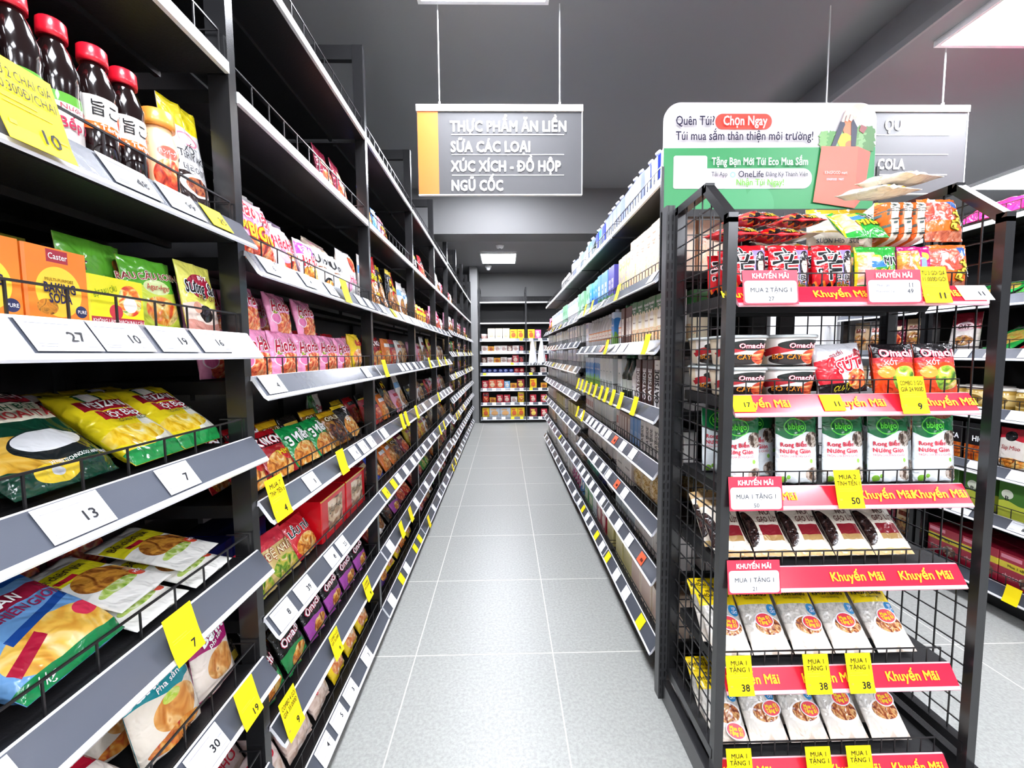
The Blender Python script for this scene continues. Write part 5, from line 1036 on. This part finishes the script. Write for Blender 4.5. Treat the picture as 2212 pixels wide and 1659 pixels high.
def promo_card(lx, lvl, lines, zoff=0.0):
    M = EC.M @ T(lx, -.052, ZE[lvl] + .002 + zoff) @ RX(rad(-8))
    w, h = .15, .093; mb = MB(); mb.box(-w / 2, w / 2, 0, .001, 0, h, 0)
    o = link('promotion_card', mb.mesh('promotion_card', [REDTAG]), None, M)
    tag(o, 'red and white promotion card reading %s, %s rail of end display' % (' '.join(lines[:1]), EC.lv(lvl)), 'promotion card', 'promotion cards')
    mb = MB(); pts = []
    for cx, cz, a0 in ((w / 2 - .012, .064 - .008, 0), (-w / 2 + .012, .064 - .008, 90), (-w / 2 + .012, .012, 180), (w / 2 - .012, .012, 270)):
        pts += [(cx + .008 * math.cos(rad(a0 + q)), cz + .008 * math.sin(rad(a0 + q))) for q in (0, 30, 60, 90)]
    mb.prism(pts, -.0006, 0, 0); link('white_panel', mb.mesh('white_panel', [PAPER]), o)
    sf = lambda u, v: (((u - .5) * w, -.0007, v * h), (0, -1, 0))
    tx = [('KHUYẾN MÃI', .5, .83, .14, W_, dict(bold=.05, max=.66))]
    if len(lines) == 2: tx += [(lines[0], .5, .42, .13, '#4a4a50', dict(max=.74)), (lines[1], .5, .16, .12, '#55555c', dict(max=.3))]
    else: tx += [('Mua 1 gói', .3, .54, .07, '#777780', dict(max=.3)), (lines[1], .8, .54, .13, '#4a4a50'), ('Mua combo 5 gói', .34, .36, .06, '#777780', dict(max=.42)), (lines[2], .78, .36, .13, '#4a4a50')]
    link('lettering', lettering(tx, w, h, sf, eps=.0005), o)
promo_card(.088, 5, ['MUA 2 TẶNG 1', '27']); promo_card(.425, 5, ['MUA COMBO', '11', '49']); promo_card(.067, 3, ['MUA 1 TẶNG 1', '50']); promo_card(.070, 2, ['MUA 1 TẶNG 1', '21'])
E_.tags(5, [(.548, 'cardyellow', 'TỪ 3 GÓI GIÁ|11.000Đ/GÓI|11'), (.672, 'bigwhite', '11')])
E_.tags(4, [(.035, 'yellowflat', '17'), (.288, 'yellowflat', '11'), (.505, 'cardyellow', 'COMBO 3 GÓI|GIÁ 24.900Đ|9')])
E_.tags(3, [(.338, 'cardyellow', 'MUA 2|TÍNH TIỀN 1|50')])
E_.tags(1, [(.045, 'cardyellow', 'MUA 1|TẶNG 1|38'), (.272, 'cardyellow', 'MUA 1|TẶNG 1|38'), (.398, 'cardyellow', 'MUA 1|TẶNG 1|38')])
E_.tags(0, [(.055, 'cardyellow', 'MUA 1|TẶNG 1|38'), (.292, 'cardyellow', 'MUA 1|TẶNG 1|38'), (.415, 'cardyellow', 'MUA 1|TẶNG 1|38')])

# ------------------------------------------------------------------ flat printed things
def rrect(x0, x1, z0, z1, r, corners=(1, 1, 1, 1), n=7):
    """rounded rectangle, corner order: top right, top left, bottom left, bottom right"""
    P = []
    for (cx, cz, a0), c in zip(((x1, z1, 0), (x0, z1, 90), (x0, z0, 180), (x1, z0, 270)), corners):
        if not c: P.append((cx, cz)); continue
        ox = cx - r if cx == x1 else cx + r; oz = cz - r if cz == z1 else cz + r
        P += [(ox + r * math.cos(rad(a0 + 90 * k / n)), oz + r * math.sin(rad(a0 + 90 * k / n))) for k in range(n + 1)]
    return P
def ell(cx, cz, rx, rz, n=20, wob=0, seed=0):
    r = random.Random(seed); ph = [r.uniform(0, 6) for _ in range(3)]
    return [(cx + rx * (1 + wob * math.sin(7 * a + ph[0]) + wob * math.sin(13 * a + ph[1])) * math.cos(a), cz + rz * (1 + wob * math.sin(7 * a + ph[0]) + wob * math.sin(11 * a + ph[2])) * math.sin(a)) for a in (2 * PI * k / n for k in range(n))]
def poster():
    X = lambda p: .578 + (p - 1440) * .00165; Z = lambda p: 2.203 - (p - 212) * .00158
    o = bpy.data.objects.new('promotional_poster', None); COL.objects.link(o); o.location = (0, 1.545, 1.80)
    tag(o, 'large white and green promotional poster with salmon shopping bag above the end display', 'poster')
    lay = [0]
    def deco(name, polys, label=None):
        lay[0] += 1; mb = MB(); ms = []
        for pts, c in polys:
            m = mat('poster_' + c, c, .42)
            if m not in ms: ms.append(m)
            lay[0] += .25
            mb.prism([(x, z - 1.80) for x, z in pts], -.0005 * lay[0], -.0005 * lay[0] + .0006, ms.index(m))
        q = link(name, mb.mesh(name, ms), o)
        if label: q['label'] = label
    mb = MB(); x0, x1 = X(1441), X(1910)
    mb.prism([(x, z - 1.80) for x, z in rrect(x0, x1, 1.80, Z(212), .062, (1, 1, 0, 0), 10)], 0, .006, 0); link('board', mb.mesh('board', [mat('poster_board', '#dcd7da', .5)]), o)
    deco('green_panel', [([(x0 + .001, 1.802), (x1 - .001, 1.802), (x1 - .001, Z(309)), (x0 + .001, Z(312))], '#2f9455')], 'green lower half of the poster')
    deco('leaf_pattern', [(ell(X(c), Z(r), .055, .07, 24), '#3a9c60') for c, r in ((1595, 425), (1655, 440))])
    deco('pill', [(rrect(X(1553), X(1677), Z(271), Z(237), .026), '#ea4a3a')], 'red rounded banner')
    deco('white_banner', [(rrect(X(1463), X(1537), Z(402), Z(329), .008), '#dcd7da'), (rrect(X(1530), X(1770), Z(402), Z(357), .033, (1, 0, 0, 1)), '#dcd7da'), (ell(X(1594), Z(371), .011, .011, 16), '#9ab8d8'), (ell(X(1594), Z(371), .005, .005, 12), '#e8eef6')])
    veg = []
    for k in range(9): veg.append((ell(X(1795 + (k % 3) * 16), Z(286 + (k // 3) * 9), .021, .018, 22, .12, k), ('#7fb06a', '#5f9a52', '#98c484')[k % 3]))
    for k in range(9): veg.append((ell(X(1868 + (k % 3) * 12), Z(278 + (k // 3) * 15), .022, .022, 22, .12, 20 + k), ('#6f9a5e', '#88b078', '#5a8850')[k % 3]))
    veg += [(ell(X(1846), Z(268), .022, .03, 20), '#e8845a'), (ell(X(1838), Z(297), .026, .026, 20, .04, 5), '#eccb3a'), (ell(X(1850), Z(306), .018, .015), '#e07a4a')]
    deco('vegetables', veg, 'printed vegetables in the bag')
    def P(*a): return [(X(x), Z(y)) for x, y in a]
    deco('bag_picture', [(P((1773, 433), (1866, 447), (1868, 310), (1787, 309)), '#ee6c55'), (P((1866, 447), (1886, 420), (1896, 322), (1868, 310)), '#e26350'),
        (P((1808, 309), (1818, 309), (1837, 262), (1832, 250), (1826, 256)), '#35384c'), (P((1852, 310), (1862, 310), (1864, 268), (1854, 250), (1850, 258)), '#35384c'),
        (P((1868, 275), (1878, 282), (1886, 268), (1872, 262)), '#9c5a58')], 'salmon shopping bag picture')
    deco('hand_picture', [(P((1828, 256), (1834, 257), (1838, 236), (1836, 230)), '#eccabc'), (P((1836, 254), (1842, 256), (1847, 236), (1843, 230)), '#e6c0b0'), (P((1844, 252), (1850, 256), (1855, 238), (1851, 230)), '#eccabc'), (P((1852, 250), (1858, 252), (1864, 236), (1858, 228)), '#e6c0b0'),
        (P((1830, 246), (1838, 232), (1856, 218), (1874, 219), (1868, 236), (1858, 246), (1846, 240)), '#ecc8ba'), (P((1852, 222), (1860, 216), (1882, 218), (1868, 232)), '#e8c4b6')], 'printed hand holding the bag handles')
    w = X(1910) - x0; h = Z(212) - 1.80
    sf = lambda u, v: ((x0 + u * w, -.0005 * (lay[0] + 1), v * h), (0, -1, 0))
    def t(s, px0, px1, py, cap, c, **k): return (s, (X((px0 + px1) / 2) - x0) / w, (Z(py) - 1.80) / h, cap * .00158 / h, c, dict(max=(px1 - px0) * .00165 / w, **k))
    link('lettering', lettering([t('Quên Túi?', 1465, 1549, 254, 20, '#2a2440'), t('Chọn Ngay', 1568, 1664, 254, 20, W_, bold=.03), t('Túi mua sắm thân thiện môi trường!', 1465, 1766, 287, 19, '#2a2440'),
        t('Tặng Bạn Mới Túi Eco Mua Sắm', 1545, 1757, 343, 16, W_, bold=.03), t('Tải App', 1545, 1580, 371, 10, '#555560'), t('OneLife', 1604, 1660, 371, 14, '#2a2a40'), t('Đăng Ký Thành Viên', 1664, 1758, 371, 10, '#555560'), t('Nhận Túi Ngay!', 1600, 1705, 389, 14, '#7cc850', bold=.02),
        t('KINGFOOD mart', 1795, 1845, 368, 7, '#f8d8d0', bold=.03), t('KINGFOOD . MART', 1800, 1838, 383, 5, '#e8e8f8')], w, h, sf, eps=.0004), o)
    for x in (x0 - .008, x1 + .004):
        mb = MB(); mb.box(x, x + .010, -.006, .004, -.26, .18, 0); link('support_post', mb.mesh('support_post', [BLACKGLOSS]), o)
poster()

def aisle_sign(x0, rows, desc, y=2.05):
    wd, ht = .779, .405; z0 = 2.072
    o = bpy.data.objects.new('aisle_sign', None); COL.objects.link(o); o.location = (x0, y, z0)
    tag(o, desc, 'sign', 'hanging aisle signs')
    mb = MB(); mb.box(.0, wd, 0, .012, 0, ht - .02, 0); link('board', mb.mesh('board', [mat('sign_grey', '#464648', .6)]), o)
    mb = MB(); mb.box(-.003, wd + .003, -.006, .018, ht - .026, ht + .004, 0); link('header_bar', mb.mesh('header_bar', [mat('sign_header', '#f0e6d6', .35)]), o)
    mb = MB(); mb.box(.002, .098, -.002, .0, .002, ht - .027, 0); link('orange_stripe', mb.mesh('orange_stripe', [mat('sign_orange', '#f0732c', .35)]), o)
    mb = MB(); mb.box(wd - .003, wd + .001, -.002, .014, -.002, ht - .026, 0); mb.box(0, wd, -.002, .014, -.003, .001, 0); link('white_edge', mb.mesh('white_edge', [WHITE]), o)
    mb = MB()
    for z in (.274, .183, .089): mb.box(.16, .692, -.0016, -.0002, z - .0018, z + .0018, 0)
    link('rule_lines', mb.mesh('rule_lines', [WHITE]), o)
    sf = lambda u, v: ((u * wd, -.001, v * ht), (0, -1, 0))
    link('lettering', lettering([(s, xc, zc / ht, .047 / ht, W_, dict(bold=.05, max=mx)) for s, xc, zc, mx in rows], wd, ht, sf, eps=.0008), o)
    for x in (.104, .675):
        mb = MB(); zt = (ZC if x0 + x < 1.93 else 2.77) - z0 - .001
        mb.bar((x, .024, ht - .01), (x, .024, zt), .0045); mb.bar((x, .024, ht - .01), (x, .024, ht + .03), .009); link('hanging_wire', mb.mesh('hanging_wire', [STEEL]), o)
def rowc(s, px, wpx, py): return (s, ((px + wpx / 2) - 900) / 357, .405 - (py - 228) * .00211, wpx / 357 * 1.02)
aisle_sign(-.399, [rowc('THỰC PHẨM ĂN LIỀN', 973, 247, 272), rowc('SỮA CÁC LOẠI', 973, 169, 316), rowc('XÚC XÍCH - ĐỒ HỘP', 973, 235, 358), rowc('NGŨ CỐC', 973, 110, 400)], 'hanging grey aisle sign with orange stripe listing instant food and milk')
aisle_sign(1.461, [rowc('ỢU', 1912 - 852 + 12, 38, 268), rowc('COLA', 1912 - 852, 60, 354), rowc('HẠCH', 1912 - 848, 64, 395)], 'hanging grey aisle sign partly behind the promotional poster')

# ------------------------------------------------------------------ far wall shelving
ZK = [.062, .338, .612, .903, 1.096, 1.314, 1.549]
KB = []
for i, (x0, nm) in enumerate(((-.462, 'far wall bay by column'), (.414, 'far wall bay by gondola'))):
    KB.append(Bay(T(x0, 7.9, 0), .874, ZK, nm, 'far wall shelving', D=.38, H=2.56, thin=(1.877, 2.264), last=i == 1, back=2.44, step=.06, fartags=True))
b = KB[0]
for x in (.07, .105): b.put('tub', 6, x, .03 if x < .1 else .13)
b.put('x_cream', 6, .22, .03); b.put('x_cream', 6, .36, .03); b.put('x_cream', 6, .5, .03); b.put('x_yellow', 6, .64, .03); b.put('x_yellow', 6, .78, .03)
b.row(5, ['x_white', 'x_gold', 'x_white', 'x_white', 'x_brown', 'x_white', 'x_black', 'x_red'], yaw=0)
b.row(4, ['x_brown', 'x_white', 'x_gold', 'x_white', 'tub', 'x_red', 'x_black'], yaw=0)
b.row(3, ['navypk'] * 6 + ['redpk'] * 2, tilt=20)
b.row(2, ['x_red', 'x_coral', 'x_coral', 'x_sky', 'x_gold', 'x_cookie'], yaw=0)
b.row(1, ['g_redblackT', 'x_gold', 'x_red', 'x_red', 'x_white', 'g_yellowT'], yaw=0)
b.row(0, ['x_yellow', 'x_silver', 'x_silver', 'x_yellow', 'x_yellow'], yaw=0)
b = KB[1]
b.put('x_yellow', 6, .1, .03); b.put('x_pink', 6, .23, .03)
b.row(5, ['x_cream', 'x_white', 'x_red', 'x_gold'], yaw=0); b.row(4, ['x_white', 'x_red', 'x_brown', 'x_red'], yaw=0); b.row(3, ['x_brown', 'x_white', 'x_red', 'x_brown'], yaw=0)
b.row(2, ['x_yellow', 'x_gold', 'x_cream', 'x_red'], yaw=0); b.row(1, ['x_red', 'x_red', 'x_red', 'x_gold'], yaw=0); b.row(0, ['x_cookie', 'x_red', 'x_white', 'x_cookie'], yaw=0)
for q, b in enumerate(KB):
    for l in range(7): b.tags(l, [((.5 + j) * .87 / 5, 'yellowflat' if RNG.random() < .2 else 'white', '') for j in range(5)])
for i in range(2):                                  # carrier bags hung from the rail
    mb = MB(); n = 28; prof = [(.012, 0), (.03, -.05), (.05, -.12), (.085, -.28), (.10, -.40), (.11, -.47)]
    vs = []
    for r, z in prof:
        for k in range(n):
            a = 2 * PI * k / n; q = 1 + (.25 * math.sin(6 * a + i) + .12 * math.sin(11 * a)) * min(1, -z * 4)
            vs.append((r * q * math.cos(a), r * q * .45 * math.sin(a), z + (.03 * math.sin(5 * a + i) if z < -.45 else 0)))
    mb.add(vs, [(j * n + k, j * n + (k + 1) % n, (j + 1) * n + (k + 1) % n, (j + 1) * n + k) for j in range(len(prof) - 1) for k in range(n)], 0, None, True)
    o = link('carrier_bag', mb.mesh('carrier_bag', [mat('white_bag_film', '#dedfe2', .4)]), None, T(.53 + .165 * i, 7.79, 1.60) @ Matrix.Diagonal((.62, .62, 1, 1)))
    tag(o, ('white carrier bag hanging over far wall shelf, beside the dividing post', 'white carrier bag hanging over far wall shelf, beside the dairy gondola')[i], 'carrier bag', 'hanging carrier bags')
    mb2 = MB(); mb2.bar((0, 0, -.01), (0, .06, .005), .006); link('hook', mb2.mesh('hook', [STEEL]), o)

# ------------------------------------------------------------------ second aisle on the right
ZR = [.10, .437, .68, .965, 1.262, 1.525]
RB = Bay(T(2.452, 2.37, 0) @ RZ(-PI / 2), .93, ZR, 'unit across second aisle', 'shelving across the second aisle', D=.42, H=1.99, thin=(1.94,), last=True, back=1.95, step=.06)
for x in (.125, .335, .545, .755): RB.put('pinkfold', 6, x, .06, tilt=62, yaw=4)
for x, k in ((.09, 'bento'), (.25, 'bento'), (.42, 'g_green'), (.56, 'bentogold'), (.73, 'bento')): RB.put(k, 5, x, .03, tilt=66)
RB.put('oat2', 4, .11, .04, tilt=6); RB.put('bento', 4, .30, .03, tilt=55, yaw=-6); RB.put('bentored', 4, .46, .03, tilt=55, yaw=-6); RB.put('bentogold', 4, .62, .03, tilt=55, yaw=-6); RB.put('bentored', 4, .79, .03, tilt=55)
RB.row(3, ['jar', 'jar', 'jar', 'jar', 'jarred', 'jarred', 'jarred', 'jar'], yaw=0); RB.row(3, ['jar', 'jar', 'jarred', 'jar', 'jarred', 'jar', 'jarred', 'jar'], y=.15, yaw=0, row='b')
RB.row(2, ['sauceK', 'sauceK', 'sauceB', 'sauceB', 'sauceK', 'sauceB'], yaw=0)
RB.row(1, ['greenB', 'greenB', 'greenB'], x0=.03, x1=.5, yaw=0)
RB.row(0, ['choco'] * 5, yaw=0); RB.row(0, ['choco'] * 5, y=.16, yaw=0, row='b')
RB.tags(5, [(.3, 'bigwhite', ''), (.5, 'bigwhite', '')]); RB.tags(4, [(.1, 'white', ''), (.2, 'white', ''), (.34, 'white', ''), (.48, 'white', ''), (.62, 'white', '')])
RB.tags(3, [(.1, 'bigwhite', ''), (.28, 'bigwhite', ''), (.46, 'bigwhite', ''), (.6, 'bigwhite', '')]); RB.tags(2, [(.3, 'bigwhite', ''), (.48, 'bigwhite', ''), (.6, 'bigwhite', '')]); RB.tags(1, [(.1, 'bigwhite', ''), (.25, 'bigwhite', ''), (.5, 'bigwhite', '8')]); RB.tags(0, [(.5, 'yellow', '')])
R2 = Bay(T(2.452, 3.0, 0) @ RZ(-PI / 2), .585, ZR, 'narrow unit in second aisle', 'shelving across the second aisle', D=.42, H=1.99, thin=(1.94,), last=True, back=1.95, step=.06)
for l in range(6): R2.row(l, ['g_tanT', 'g_whiteT', 'g_maroonT', 'g_tanT'], yaw=2, far=True)
o = bpy.data.objects.new('upright_freezer', None); COL.objects.link(o); o.location = (2.47, 3.06, 0)
tag(o, 'plain white upright freezer cabinet seen through the end display wires', 'freezer')
mb = MB(); mb.box(.02, .62, 0, .8, .06, 2.0, 0); link('body', mb.mesh('body', [WHITE]), o)
mb = MB(); mb.box(0, .018, .01, .79, .10, 1.98, 0); d_ = link('door', mb.mesh('door', [WHITE]), o)
mb = MB(); mb.bar((-.02, .08, .9), (-.02, .08, 1.5), .02); mb.bar((-.02, .08, .9), (.0, .08, .9), .02); mb.bar((-.02, .08, 1.5), (.0, .08, 1.5), .02); link('handle', mb.mesh('handle', [STEEL]), d_)
mb = MB(); mb.box(.04, .6, .02, .78, 0, .06, 0); link('plinth', mb.mesh('plinth', [BLACK]), o)

if FARTAG.v:
    o = link('price_tags', FARTAG.mesh('price_tags', [PAPER, YELLOW]), None); o['kind'] = 'stuff'; tag(o, 'small white and yellow price tags along the far shelf rails', 'price tags')

# ------------------------------------------------------------------ ceiling fittings
o = bpy.data.objects.new('security_camera', None); COL.objects.link(o); o.location = (-.28, 7.86, ZC)
tag(o, 'small white dome security camera on the ceiling near the far wall', 'camera')
mb = MB(); mb.lathe([(.05, -.045), (.062, -.03), (.065, 0)], 20); link('base', mb.mesh('base', [WHITE]), o)
mb = MB(); mb.lathe([(.002, -.095), (.025, -.09), (.042, -.07), (.048, -.045)], 20); link('dome', mb.mesh('dome', [mat('smoked_dome', '#d0d0d4', .15)]), o)
mb = MB(); mb.lathe([(.016, -.098), (.018, -.09)], 12); link('lens', mb.mesh('lens', [BLACK]), o)
o = bpy.data.objects.new('smoke_detector', None); COL.objects.link(o); o.location = (-.05, 6.45, ZC)
tag(o, 'round white smoke detector on the ceiling in front of the far light', 'smoke detector')
mb = MB(); mb.lathe([(.02, -.045), (.05, -.035), (.055, -.015), (.065, 0)], 20); link('body', mb.mesh('body', [WHITE]), o)
mb = MB(); mb.lathe([(.012, -.052), (.015, -.044)], 12); link('vent', mb.mesh('vent', [RAILGREY]), o)

# ------------------------------------------------------------------ camera, light, colour
cam = bpy.data.cameras.new('camera'); co = bpy.data.objects.new('camera', cam); COL.objects.link(co)
yaw, pitch, roll = .0178717, -.0720314, -.0086912
fwd = Vector((math.sin(yaw) * math.cos(pitch), math.cos(yaw) * math.cos(pitch), math.sin(pitch))); right = Vector((math.cos(yaw), -math.sin(yaw), 0)); up = right.cross(fwd)
r2 = math.cos(roll) * right + math.sin(roll) * up; u2 = -math.sin(roll) * right + math.cos(roll) * up
co.matrix_world = Matrix(((r2.x, u2.x, -fwd.x, 0), (r2.y, u2.y, -fwd.y, 0), (r2.z, u2.z, -fwd.z, 1.3128), (0, 0, 0, 1)))
cam.sensor_width = 36; cam.lens = 900.57 / 2212 * 36; cam.clip_start = .02
SC.camera = co
w = bpy.data.worlds.new('world'); SC.world = w; w.use_nodes = True
w.node_tree.nodes['Background'].inputs[0].default_value = (.02, .02, .022, 1)
vs_ = SC.view_settings; vs_.view_transform = 'Standard'; vs_.look = 'None'; vs_.gamma = 1; vs_.use_curve_mapping = False; vs_.exposure = 1.42
SC.cycles.use_denoising = True
SC.cycles.max_bounces = 6; SC.cycles.diffuse_bounces = 4; SC.cycles.glossy_bounces = 3; SC.cycles.caustics_reflective = False; SC.cycles.caustics_refractive = False
